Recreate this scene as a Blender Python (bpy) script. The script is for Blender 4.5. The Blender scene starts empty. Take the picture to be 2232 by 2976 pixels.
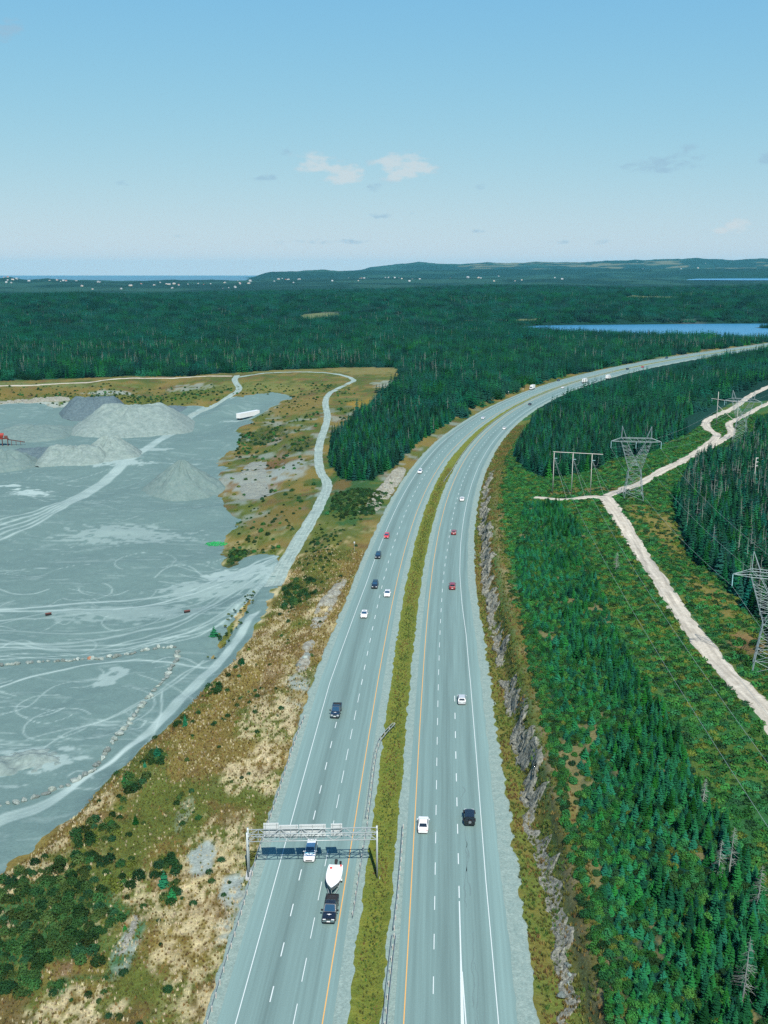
import bpy, bmesh, math, random
import numpy as np
from mathutils import Vector, Matrix
random.seed(7); rng = np.random.default_rng(11)
scene = bpy.context.scene
COL = scene.collection

# ------------------------------------------------------------------ camera
FPX, CAMH, CU, CV = 2900.0, 93.5, 1116.0, 1488.0      # focal length in photo pixels, drone height above the road (m)
PITCH = math.atan(701.0 / FPX)
cam_d = bpy.data.cameras.new('camera'); cam = bpy.data.objects.new('camera', cam_d); COL.objects.link(cam)
cam_d.sensor_fit = 'VERTICAL'; cam_d.sensor_height = 36.0; cam_d.lens = 36.0 * FPX / 2976.0
cam_d.clip_start = 1.0; cam_d.clip_end = 400000.0
cam.location = (0, 0, CAMH); cam.rotation_euler = (math.pi / 2 - PITCH, 0, 0)
scene.camera = cam

# ------------------------------------------------------------------ sky, sun, exposure
SUN_EL, SUN_AZ = math.radians(51.0), math.radians(168.5)   # azimuth measured from +Y towards +X: behind the camera, slightly right
sun_dir = Vector((math.sin(SUN_AZ) * math.cos(SUN_EL), math.cos(SUN_AZ) * math.cos(SUN_EL), math.sin(SUN_EL)))
sl = bpy.data.lights.new('sun', 'SUN'); sl.energy = 5.0; sl.angle = math.radians(0.5); sl.color = (1.0, 0.95, 0.87)
so = bpy.data.objects.new('sun', sl); COL.objects.link(so)
so.rotation_euler = (-sun_dir).to_track_quat('-Z', 'Y').to_euler(); so.location = (0, -50, 300)
scene.view_settings.view_transform = 'Standard'; scene.view_settings.look = 'None'
scene.view_settings.exposure = 0.8; scene.view_settings.gamma = 1.0; scene.view_settings.use_curve_mapping = False
scene.cycles.use_denoising = False
scene.cycles.max_bounces = 6; scene.cycles.diffuse_bounces = 2; scene.cycles.glossy_bounces = 2
scene.cycles.transmission_bounces = 2; scene.cycles.volume_bounces = 0

world = bpy.data.worlds.new('World'); scene.world = world; world.use_nodes = True
def build_world():
    nt = world.node_tree; N = nt.nodes; L = nt.links; N.clear()
    out = N.new('ShaderNodeOutputWorld'); bg = N.new('ShaderNodeBackground'); bg.inputs[1].default_value = 0.057
    sky = N.new('ShaderNodeTexSky'); sky.sky_type = 'NISHITA'; sky.sun_disc = False
    sky.sun_elevation = SUN_EL; sky.sun_rotation = SUN_AZ; sky.air_density = 1.0; sky.dust_density = 0.0; sky.ozone_density = 5.0
    sky.altitude = 200.0
    tc = N.new('ShaderNodeTexCoord'); sep = N.new('ShaderNodeSeparateXYZ'); L.new(tc.outputs['Generated'], sep.inputs[0])
    def M(op, a, b=None, c=None):
        n = N.new('ShaderNodeMath'); n.operation = op
        for i, q in enumerate((a, b, c)):
            if q is None: continue
            if isinstance(q, (int, float)): n.inputs[i].default_value = q
            else: L.new(q, n.inputs[i])
        return n.outputs[0]
    az = M('ARCTAN2', sep.outputs[0], sep.outputs[1]); el = M('ARCSINE', sep.outputs[2])
    # clouds: soft lumps at their own bearings all round the horizon, broken up by noise
    cl = []
    for x_, y_, hw_, hh_, am in [(15,65,45,30,.75),(610,328,40,22,.5),(565,385,45,12,.6),(675,352,64,30,.8),(742,376,70,32,.9),(872,360,95,38,.88),(812,402,32,13,.5),(258,395,30,9,.55),(820,466,38,11,.55),(887,465,28,8,.5),(1040,405,20,9,.45),
                                 (1040,498,34,6,.5),(1430,354,110,26,.65),(1500,332,48,22,.55),(1595,488,34,20,1.0),(1555,498,32,10,.85),(1657,342,24,20,.55),(380,510,40,6,.45),(700,522,160,9,.5),(1300,522,130,8,.5)]:
        cx, cy = (x_ * 2232 / 1659 - CU) / FPX, (y_ * 2232 / 1659 - CV) / FPX; Y_ = math.cos(PITCH) - cy * math.sin(PITCH); Z_ = -(math.sin(PITCH) + cy * math.cos(PITCH))
        cl.append((math.atan2(cx, Y_), math.atan2(Z_, math.hypot(cx, Y_)), hw_ * 1.345 / FPX / 1.05, hh_ * 1.345 / FPX, am))
    cl += [(.62, .09, .06, .014, .8), (-.6, .11, .07, .014, .8), (1.5, .1, .1, .016, .8), (-1.6, .1, .1, .016, .8), (2.9, .1, .1, .016, .8)]     # and round the rest of the horizon
    cv = N.new('ShaderNodeCombineXYZ'); L.new(M('MULTIPLY', az, 26.0), cv.inputs[0]); L.new(M('MULTIPLY', el, 58.0), cv.inputs[1])
    nz = N.new('ShaderNodeTexNoise'); nz.inputs['Scale'].default_value = 1.6; nz.inputs['Detail'].default_value = 7.0; nz.inputs['Roughness'].default_value = .62
    L.new(cv.outputs[0], nz.inputs['Vector'])
    ae = N.new('ShaderNodeCombineXYZ'); L.new(az, ae.inputs[0]); L.new(el, ae.inputs[1]); tot = None; wht = None
    def acc(t, g): return g if t is None else M('MAXIMUM', t, g)
    for a, e, sa, se, amp in cl:
        vm = N.new('ShaderNodeVectorMath'); vm.operation = 'MULTIPLY_ADD'; L.new(ae.outputs[0], vm.inputs[0]); vm.inputs[1].default_value = (1 / sa, 1 / se, 0); vm.inputs[2].default_value = (-a / sa, -e / se, 0)
        dt = N.new('ShaderNodeVectorMath'); dt.operation = 'DOT_PRODUCT'; L.new(vm.outputs[0], dt.inputs[0]); L.new(vm.outputs[0], dt.inputs[1])
        g = M('MULTIPLY_ADD', dt.outputs['Value'], -amp, amp); tot = acc(tot, g)
        if amp >= .8: wht = acc(wht, g)
    tot = M('MAXIMUM', tot, 0.0); wht = M('MAXIMUM', wht, 0.0)
    mr = N.new('ShaderNodeMapRange'); mr.interpolation_type = 'SMOOTHSTEP'
    L.new(M('ADD', tot, M('MULTIPLY', M('SUBTRACT', nz.outputs[0], .5), 3.2)), mr.inputs[0]); mr.inputs[1].default_value = .24; mr.inputs[2].default_value = .95
    fac = M('MULTIPLY', mr.outputs[0], M('MINIMUM', M('MULTIPLY', tot, 1.8), .62))
    # slight cool tint of the clear sky, thin bright veil low over the horizon
    tint = N.new('ShaderNodeMix'); tint.data_type = 'RGBA'; tint.blend_type = 'MULTIPLY'; tint.inputs[0].default_value = 1.0
    # the photograph's film response rolls the bright low sky off: c -> A c / (c + k) per channel
    dn = N.new('ShaderNodeVectorMath'); dn.operation = 'ADD'; L.new(sky.outputs[0], dn.inputs[0]); dn.inputs[1].default_value = SKY_K
    dv = N.new('ShaderNodeVectorMath'); dv.operation = 'DIVIDE'; L.new(sky.outputs[0], dv.inputs[0]); L.new(dn.outputs[0], dv.inputs[1])
    cz = N.new('ShaderNodeCombineXYZ'); L.new(sep.outputs[0], cz.inputs[0]); L.new(sep.outputs[1], cz.inputs[1]); L.new(M('MAXIMUM', sep.outputs[2], .012), cz.inputs[2]); L.new(cz.outputs[0], sky.inputs[0])
    L.new(dv.outputs[0], tint.inputs[6]); tint.inputs[7].default_value = SKY_A
    ccol = N.new('ShaderNodeMix'); ccol.data_type = 'RGBA'; L.new(M('MINIMUM', M('MULTIPLY', wht, 2.0), 1.0), ccol.inputs[0])
    ccol.inputs[6].default_value = CLOUD_BASE; ccol.inputs[7].default_value = CLOUD_TOP
    mix = N.new('ShaderNodeMix'); mix.data_type = 'RGBA'; L.new(fac, mix.inputs[0]); L.new(tint.outputs[2], mix.inputs[6]); L.new(ccol.outputs[2], mix.inputs[7])
    L.new(mix.outputs[2], bg.inputs[0]); L.new(bg.outputs[0], out.inputs[0])
SKY_K = (9.6, 2.73, .2); SKY_A = (13.6, 9.4, 7.9, 1); CLOUD_BASE = (3.3, 5.1, 6.6, 1); CLOUD_TOP = (7.0, 7.3, 7.4, 1)
build_world()
world.cycles.sampling_method = 'MANUAL'; world.cycles.sample_map_resolution = 256

# ------------------------------------------------------------------ small helpers
def smooth(a, b, x):
    t = np.clip((x - a) / (b - a), 0, 1); return t * t * (3 - 2 * t)
def unproj(u, v, z=0.0):
    """photo pixel -> point of the place at height z"""
    cx = (u - CU) / FPX; cy = (v - CV) / FPX
    d = np.array([cx, math.cos(PITCH) - cy * math.sin(PITCH), -(math.sin(PITCH) + cy * math.cos(PITCH))])
    t = (z - CAMH) / d[2]; return np.array([d[0] * t, d[1] * t, z])
K = 2232.0 / 1659.0
def D(x, y, z=0.0): return unproj(x * K, y * K, z)       # plan survey points read off the 1659-wide view
def dense(pts, step=8.0):
    P = np.array(pts, float); out = []
    for a, b in zip(P[:-1], P[1:]):
        n = max(1, int(np.hypot(*(b - a)[:2]) / step))
        out += [a + (b - a) * i / n for i in range(n)]
    out.append(P[-1]); return np.array(out)
def spline(pts, n):
    P = np.array(pts, float); P = np.vstack([2 * P[0] - P[1], P, 2 * P[-1] - P[-2]]); out = []
    m = len(P) - 3
    for i in range(m):
        p0, p1, p2, p3 = P[i:i + 4]
        for t in np.linspace(0, 1, n, endpoint=(i == m - 1)):
            out.append(.5 * ((2 * p1) + (-p0 + p2) * t + (2 * p0 - 5 * p1 + 4 * p2 - p3) * t * t + (-p0 + 3 * p1 - 3 * p2 + p3) * t ** 3))
    return np.array(out)
def resample(P, step):
    d = np.r_[0, np.cumsum(np.hypot(*np.diff(P[:, :2], axis=0).T))]; s = np.arange(0, d[-1], step)
    return np.stack([np.interp(s, d, P[:, i]) for i in range(P.shape[1])], 1)
def hsh(ix, iy, seed):
    n = (ix.astype(np.int64) * 374761393 + iy.astype(np.int64) * 668265263 + seed * 974711) & 0xffffffff
    n = ((n ^ (n >> 13)) * 1274126177) & 0xffffffff
    return ((n ^ (n >> 16)) & 0xffff) / 65535.0
def vnoise(x, y, seed=0):
    ix = np.floor(x); iy = np.floor(y); fx = x - ix; fy = y - iy
    fx = fx * fx * (3 - 2 * fx); fy = fy * fy * (3 - 2 * fy)
    a = hsh(ix, iy, seed); b = hsh(ix + 1, iy, seed); c = hsh(ix, iy + 1, seed); d = hsh(ix + 1, iy + 1, seed)
    return (a + (b - a) * fx) * (1 - fy) + (c + (d - c) * fx) * fy
def fbm(x, y, seed=0, oct=4, gain=.5):
    r = 0; a = 1.0; t = 0
    for i in range(oct):
        r = r + a * vnoise(x * 2 ** i, y * 2 ** i, seed + i * 17); t += a; a *= gain
    return r / t
def inside(x, y, poly):
    r = np.zeros(np.shape(x), bool); P = np.array(poly)[:, :2]; n = len(P)
    for i in range(n):
        x1, y1 = P[i]; x2, y2 = P[(i + 1) % n]
        if y1 == y2: continue
        c = ((y1 > y) != (y2 > y)) & (x < (x2 - x1) * (y - y1) / (y2 - y1) + x1)
        r ^= c
    return r
def pdist(x, y, line):
    """distance to a polyline"""
    P = np.array(line)[:, :2]; best = np.full(np.shape(x), 1e9)
    for (ax, ay), (bx, by) in zip(P[:-1], P[1:]):
        dx, dy = bx - ax, by - ay; l2 = dx * dx + dy * dy + 1e-9
        t = np.clip(((x - ax) * dx + (y - ay) * dy) / l2, 0, 1)
        best = np.minimum(best, (x - ax - t * dx) ** 2 + (y - ay - t * dy) ** 2)
    return np.sqrt(best)
def sdf(x, y, poly):
    """signed distance, positive inside"""
    P = list(map(tuple, np.array(poly)[:, :2])); d = pdist(x, y, P + [P[0]])
    return np.where(inside(x, y, P), d, -d)

# ------------------------------------------------------------------ road alignment: yellow line of the carriageway driving away
RY = [(1170,2976),(1179.8,2788),(1191.7,2607),(1202.6,2445),(1211.6,2300),(1218.6,2182),(1230.6,1989),(1242,1820.6),(1252.3,1700),(1259.8,1631.5),(1275.8,1520),
      (1296.9,1444.7),(1320,1400),(1346,1348),(1379.5,1298),(1433,1240),(1496.6,1190),(1572,1151),(1647,1124),(1717,1099),(1789,1081),(1861.7,1065)]
_P = np.array([unproj(*p)[:2] for p in RY]); _P = np.vstack([[-.5, 60], _P, [345, 1122], [450, 1245], [530, 1335]])
_t = (_P[:, 1] - 600) / 600; _c = np.polyfit(_t, _P[:, 0], 7, w=1 / np.sqrt(_P[:, 1] + 20)); _dc = np.polyder(_c)
Y0, Y1 = 50.0, 1340.0
def roadx(y):
    yc = np.clip(y, Y0, Y1); b = np.polyval(_c, (yc - 600) / 600); s = np.polyval(_dc, (yc - 600) / 600) / 600
    return b + s * (y - yc)
def roads(y):
    yc = np.clip(y, Y0, Y1); return np.polyval(_dc, (yc - 600) / 600) / 600
def roadq(x, y):
    """offset from the reference line (+ right) and the foot's y"""
    yf = np.array(y, float)
    for _ in range(3):
        s = roads(yf); yf = yf + ((x - roadx(yf)) * s + (y - yf)) / (1 + s * s)
    s = roads(yf); c = 1 / np.sqrt(1 + s * s)
    return (x - roadx(yf)) * c - (y - yf) * s * c, yf
def road_pt(y, q):
    s = roads(y); c = 1 / np.sqrt(1 + s * s); return roadx(y) + q * c, y - q * s * c
_f = lambda t: (lambda y: np.interp(y, [a for a, b in t], [b for a, b in t]))
qLY = _f([(0,-10.3),(420,-10.6),(500,-10.4),(620,-8.5),(750,-7),(1400,-6.5)])
qLW = _f([(0,-21.3),(216,-21.6),(250,-20.7),(290,-19.8),(350,-19.4),(540,-19.2),(620,-17.6),(750,-15.6),(1400,-15)])
qRW = _f([(0,12.3),(110,12.1),(140,11.7),(183,11.5),(216,11.2),(250,10.6),(275,9.6),(305,8.8),(340,8.5),(450,8.5),(1400,8.8)])
qGL = lambda y: qLW(y) - 3.9          # outer edges of the gravel shoulders
qGR = lambda y: qRW(y) + np.interp(y, [0, 120, 200, 400], [5.2, 4.9, 4.3, 4.2])

# ------------------------------------------------------------------ the lie of the land
HAUL = [(-420,1930,-7),(-120,1815,-7),(0,1772,-7),(100,1737,-7),(230,1662,-7),(330,1590,-7),(420,1500,-7),(500,1420,-6.5),(556,1340,-5.5),(590,1270,-4.5),(618,1215,-3.2),(648,1160,-1.6),(690,1090,0),(707,1045,.4),
        (690,1010,.6),(690,960,1),(707,905,1.8),(703,870,2.4),(712,850,2.7),(738,836,3.2),(764,822,4),(745,812,4.2),(700,806,4.4),(640,804,4.5),(575,806,4.5),(505,816,4.2)]
HAULW = resample(spline([D(*p) for p in HAUL], 14), 2.0)
CREST = [(-150,2010,-.6),(0,1925,-.8),(70,1880,-.8),(150,1815,-1),(250,1700,-1),(330,1637,-1),(400,1545,-1.2),(455,1480,-1.5),(520,1425,-2),(565,1340,-2.5),(600,1262,-2.6)]
CTRL = []
def ctl(pts, step=10.0): CTRL.extend(dense([D(*p) for p in pts], step))
ctl(HAUL); ctl(CREST, 6)
ctl([(x, y - 34 if y > 1500 else y - 24, -7) for x, y, z in CREST[:9]], 8)
for p in [(0,1600,-7),(150,1500,-7),(300,1300,-7),(100,1200,-7),(400,1150,-7),(200,1050,-7),(450,1000,-7),(0,1000,-7),(300,930,-7),(520,905,-7),(100,950,-7),(-150,1300,-7),(-150,1000,-7),(420,1300,-7),
          (250,1560,-7),(60,1690,-7),(440,1080,-7),(470,1180,-7),(0,1330,-7),(200,1400,-7),(440,930,-7),(0,920,-7),(200,905,-7),(330,905,-7),(-100,1550,-7),(450,890,-6),(480,1240,-6.5),(500,1290,-6.5),
          (690,1300,1.6),(655,1400,.8),(740,1150,3),(775,1060,3.6),(620,1500,.2),(560,1560,-.3),(450,1700,-.6),(300,1900,-.8),(150,2050,-.8),(400,2000,-.5),(100,2200,-.8),(350,2200,-.4),(-150,2200,-.8),(500,1900,-.3),(640,1330,-.5),(600,1420,-1),(700,1200,1.5),
          (0,862,2),(120,858,2.2),(250,852,2.6),(400,850,2.4),(470,845,3),(-150,860,2),(0,884,-6),(120,886,-6),(250,884,-6.3),(380,882,-6),(500,866,2.2),(540,850,3.2),(600,840,3.5),(560,872,-1),(620,862,-.5),
          (600,905,-.5),(650,930,.8),(560,955,-4),(580,1005,-4.2),(640,1000,-1.5),(520,985,-6),(560,1130,-4.2),(640,1120,-1.2),(600,1195,-3.5),(520,1190,-5.5),(500,1130,-6.3),(640,1060,-1),(560,1070,-5.5),(660,870,1.5),
          (1150,1200,5.5),(1160,1350,6),(1200,1500,6),(1230,1650,6),(1260,1800,4.2),(1290,1950,3.2),(1320,2100,2.6),(1450,2150,4.5),(1400,1300,7),(1400,1600,7),(1500,1800,7.5),(1500,1600,7.5),(1659,1570,8),(1600,1300,8),(1700,1900,8),(1650,2150,7),
          (1310,1080,7),(1420,1010,6),(1540,940,5.5),(1659,840,5),(1200,1060,5.6),(1130,1120,5.5),(1150,1010,4),(1250,900,3),(1400,818,-2),(1500,797,-5),(1659,772,-8),(1750,1100,7),(1850,1400,9),(1750,760,-9),(1900,745,-9),
          (860,800,4.5),(800,900,3.2),(765,1000,3),(600,792,5),(300,795,5),(0,805,5),(1000,850,3),(1100,810,3),(-200,810,5),(900,930,2.5),(250,822,4.4),(0,835,4),(120,829,4),(-200,840,4),(830,850,3.5)]:
    CTRL.append(D(*p))
CTRL = np.array(CTRL)
_gx = np.linspace(-420, 620, 350); _gy = np.linspace(40, 1240, 400)
def _coarse():
    X, Y = np.meshgrid(_gx, _gy); num = np.zeros(X.shape); den = np.zeros(X.shape)
    for cx, cy, cz in CTRL:
        s2 = (2.5 + .012 * cy) ** 2; asp = .45 if cy > 500 else .8
        w = 1.0 / ((X - cx) ** 2 + (asp * (Y - cy)) ** 2 + s2) ** 2.0
        w *= s2 ** .8
        num += w * cz; den += w
    return num / den
_gz = _coarse()
def bilin(x, y):
    fx = np.clip((x - _gx[0]) / (_gx[1] - _gx[0]), 0, len(_gx) - 1.001); fy = np.clip((y - _gy[0]) / (_gy[1] - _gy[0]), 0, len(_gy) - 1.001)
    ix = fx.astype(int); iy = fy.astype(int); fx = fx - ix; fy = fy - iy
    return (_gz[iy, ix] * (1 - fx) + _gz[iy, ix + 1] * fx) * (1 - fy) + (_gz[iy + 1, ix] * (1 - fx) + _gz[iy + 1, ix + 1] * fx) * fy
def z_at(v, y):
    """height of the point at distance y that shows at photo row v"""
    return CAMH - y * math.tan(PITCH + math.atan((v - CV) / FPX))
LAKE_Z = -7.0; SEA_Z = -25.0
LAKE = [(245,1790),(255,1865),(290,1910),(345,1930),(450,1945),(600,1975),(800,1990),(1200,2010),(1600,1950),(1500,1560),(1000,1470),(700,1440),(560,1480),(440,1560),(350,1640),(285,1715)]
LAKE2_Z, LAKE2 = 30.0, [(2150,7300),(2350,7900),(2600,8500),(3000,8800),(4300,9000),(4600,7000),(3300,6950),(2500,7050)]
RIDGES = [(2600, 420, [(-1500,868),(-600,868),(0,873),(150,866),(289,859),(430,869),(560,877),(700,873),(900,868),(1116,862),(1400,864),(1700,860),(2232,854),(2800,850),(4000,850)]),
          (4200, 480, [(-1500,862),(-300,862),(0,862),(500,858),(700,850),(900,843),(1116,839),(1250,831),(1350,827),(1500,828),(1600,827),(1800,833),(2000,828),(2232,822),(2800,815),(4000,815)]),
          (6500, 800, [(-1500,812),(-300,806),(0,818),(87,806),(134,817),(188,810),(242,816),(336,821),(430,822),(498,820),(538,816),(605,821),(700,818),(900,812),(1116,809),(1600,808),(1850,812),(1960,819),(2232,819),(2900,816),(4000,812)]),
          (9500, 700, [(-1500,846),(300,846),(560,835),(618,822),(640,813),(663,801),(680,792),(693,788),(720,784),(774,788),(821,790),(880,788),(942,785),(1009,788),(1116,787),(1300,785),(1500,783),(1800,781),(2232,780),(2900,778),(4000,778)]),
          (14000, 1500, [(-1500,850),(850,840),(950,802),(1000,791),(1056,784),(1076,777),(1116,773),(1156,767),(1210,762),(1271,767),(1320,768),(1372,765),(1400,763),(1450,766),(1493,765),(1533,760.5),(1587,764),(1694,760.5),(1789,757),(1856,754),(1977,751),(2071,756.5),(2145,751),(2232,754),(2900,756),(4000,758)])]
_bp = ([0,900,1250,1500,1750,2050,2600,3300,4200,5200,6500,8000,9500,12000,17000], [4,3,0,-3,-6,-4,10,4,14,14,30,20,40,60,20])
def farh(x, y):
    base = np.interp(y, *_bp)
    r = base + (fbm(x / 420, y / 420, 3, 4) - .5) * np.interp(y, [900, 1500, 2500, 5000, 9000], [5, 10, 22, 50, 60])
    az = x / y
    for Dk, w, prof in RIDGES:
        pa = np.array([(u - CU) / FPX / math.cos(PITCH) * 1.0 for u, v in prof]); pz = np.array([z_at(v, Dk) for u, v in prof])
        top = np.interp(az, pa, pz) + (fbm(x / (Dk * .012), y / (Dk * .012), 31, 4) - .5) * Dk * .0024
        g = np.exp(-((y - Dk) / w) ** 2)
        r = r * (1 - g) + top * g
    sea = smooth(-.105, -.16, az) * smooth(7300, 8600, y)
    r = r * (1 - sea) + (SEA_Z - 40) * sea
    return r
def ground_h(x, y):
    x = np.asarray(x, float); y = np.asarray(y, float)
    nz = (fbm(x / 9, y / 9, 5, 3) - .5) * 1.3 + (fbm(x / 45, y / 45, 9, 2) - .5) * 1.6
    b = bilin(x, y)
    t = smooth(950, 1250, y); b = b * (1 - t) + (farh(x, y) if np.any(y > 940) else 0) * t
    side = smooth(620, 700, np.abs(x)) * (1 - t); b = b * (1 - side) + 4 * side
    q, yf = roadq(x, y)
    dl = qGL(yf) - q; dr = q - qGR(yf)
    rough = smooth(2, 14, np.maximum(dl, dr)); b = b + nz * rough * .8
    wl = smooth(0, 16, dl)
    cutw = np.interp(yf, [0, 130, 175, 440, 560, 700], [6.5, 6, 3.2, 3.2, 14, 16]); cut0 = np.interp(yf, [0, 110, 330, 420, 520, 560], [4.4, 4.2, 3.2, 2.6, 2.0, 0])
    wr = smooth(0, 1, (dr - cut0) / cutw)
    w = np.where(q < 0, wl, wr)
    rz = np.where(yf > Y1 - 10, b, 0) if False else 0.0
    h = b * w + (rz - .12 - .25 * smooth(0, 2.5, dr) * (q > 0)) * (1 - w)
    cor = (dl < 0) & (dr < 0)
    h = np.where(cor, -.75 * smooth(0, 1.2, -np.maximum(dl, dr)) - .12, h)
    # water beds
    near = (y > 1300) & (y < 2200)
    if np.any(near):
        sd = sdf(x, y, LAKE); h = np.where(near, np.where(sd > -60, LAKE_Z + 1.2 - np.clip(sd + 60, 0, 90) / 60 * 2.2 + (h - LAKE_Z - 1.2) * smooth(0, 60, -sd), h), h)
    n2 = (y > 6600) & (y < 9400) & (x > 1500)
    if np.any(n2): h = np.where(n2 & (sdf(x, y, LAKE2) > -150), np.minimum(h, LAKE2_Z - 6), h)
    return h

# ------------------------------------------------------------------ object helpers
def tag(o, label=None, cat=None, group=None, kind=None):
    if label: o['label'] = label
    if cat: o['category'] = cat
    if group: o['group'] = group
    if kind: o['kind'] = kind
    return o
def empty(name, loc=(0, 0, 0), rz=0.0):
    o = bpy.data.objects.new(name, None); COL.objects.link(o); o.location = loc; o.rotation_euler = (0, 0, rz); o.empty_display_size = .3
    return o
def mesh_np(name, V, F):
    """fast mesh from arrays; F is (n,3) or (n,4) or list of both"""
    me = bpy.data.meshes.new(name); V = np.asarray(V, np.float32)
    Fs = [np.asarray(f, np.int32) for f in (F if isinstance(F, list) else [F]) if len(f)]
    me.vertices.add(len(V)); me.vertices.foreach_set('co', V.ravel())
    nl = sum(f.size for f in Fs); npoly = sum(len(f) for f in Fs)
    me.loops.add(nl); me.polygons.add(npoly)
    me.loops.foreach_set('vertex_index', np.concatenate([f.ravel() for f in Fs]))
    tot = np.concatenate([np.full(len(f), f.shape[1], np.int32) for f in Fs]); me.polygons.foreach_set('loop_start', np.r_[0, np.cumsum(tot)[:-1]].astype(np.int32))
    me.update(calc_edges=True); me.validate(); return me
def obj(name, me, mat=None, parent=None, loc=None):
    o = bpy.data.objects.new(name, me); COL.objects.link(o)
    if mat is not None and len(me.materials) == 0: me.materials.append(mat)
    if parent is not None: o.parent = parent
    if loc is not None: o.location = loc
    return o
def shade(me, s=True):
    me.polygons.foreach_set('use_smooth', [s] * len(me.polygons)); return me
def attr_col(me, name, C):
    a = me.attributes.new(name, 'FLOAT_COLOR', 'POINT'); C = np.c_[C, np.ones(len(C))] if C.shape[1] == 3 else C
    a.data.foreach_set('color', np.asarray(C, np.float32).ravel())
def attr_f(me, name, A):
    a = me.attributes.new(name, 'FLOAT', 'POINT'); a.data.foreach_set('value', np.asarray(A, np.float32).ravel())
def gridfaces(nr, nc, mask=None):
    i = np.arange(nr - 1)[:, None] * nc + np.arange(nc - 1)[None]; F = np.stack([i, i + 1, i + nc + 1, i + nc], -1).reshape(-1, 4)
    return F if mask is None else F[mask.reshape(-1)]
def compact(V, F, extra=()):
    used = np.zeros(len(V), bool); used[F.ravel()] = True; idx = np.cumsum(used) - 1
    return V[used], idx[F], [e[used] for e in extra]

class MB:
    """collects simple solids into one mesh"""
    def __init__(s): s.v = []; s.f = []
    def add(s, V, F):
        n = len(s.v); s.v += [tuple(map(float, p)) for p in V]; s.f += [tuple(i + n for i in f) for f in F]; return s
    def box(s, c, size, rz=0.0, taper=1.0):
        x, y, z = [q / 2 for q in size]; cs, sn = math.cos(rz), math.sin(rz); V = []
        for sz, t in ((-z, 1.0), (z, taper)):
            for sx, sy in ((-x, -y), (x, -y), (x, y), (-x, y)):
                px, py = sx * t, sy * t; V.append((c[0] + px * cs - py * sn, c[1] + px * sn + py * cs, c[2] + sz))
        return s.add(V, [(3, 2, 1, 0), (4, 5, 6, 7), (0, 1, 5, 4), (1, 2, 6, 5), (2, 3, 7, 6), (3, 0, 4, 7)])
    def bar(s, a, b, r, n=6, r2=None):
        a = Vector(a); b = Vector(b); d = (b - a).normalized(); u = d.cross(Vector((0, 0, 1)) if abs(d.z) < .9 else Vector((1, 0, 0))).normalized(); w = d.cross(u)
        r2 = r if r2 is None else r2; V = []
        for p, q in ((a, r), (b, r2)):
            for i in range(n):
                t = 2 * math.pi * i / n; V.append(p + (u * math.cos(t) + w * math.sin(t)) * q)
        F = [(i, (i + 1) % n, n + (i + 1) % n, n + i) for i in range(n)] + [tuple(range(n - 1, -1, -1)), tuple(range(n, 2 * n))]
        return s.add(V, F)
    def quad(s, *p): return s.add(p, [tuple(range(len(p)))])
    def loft(s, rings, cap=True):
        n = len(rings[0]); V = [p for r in rings for p in r]; F = []
        for k in range(len(rings) - 1):
            for i in range(n): F.append((k * n + i, k * n + (i + 1) % n, (k + 1) * n + (i + 1) % n, (k + 1) * n + i))
        if cap: F += [tuple(range(n - 1, -1, -1)), tuple(range((len(rings) - 1) * n, len(rings) * n))]
        return s.add(V, F)
    def mesh(s, name, sm=False):
        me = bpy.data.meshes.new(name); me.from_pydata(s.v, [], s.f); me.update()
        bm = bmesh.new(); bm.from_mesh(me); bmesh.ops.recalc_face_normals(bm, faces=bm.faces); bm.to_mesh(me); bm.free()
        if sm: shade(me)
        return me
    def build(s, name, mat, parent=None, sm=False): return obj(name, s.mesh(name, sm), mat, parent)
def copy_tree(o, parent=None):
    c = o.copy(); COL.objects.link(c); c.parent = parent
    for ch in o.children: copy_tree(ch, c)
    return c

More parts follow.
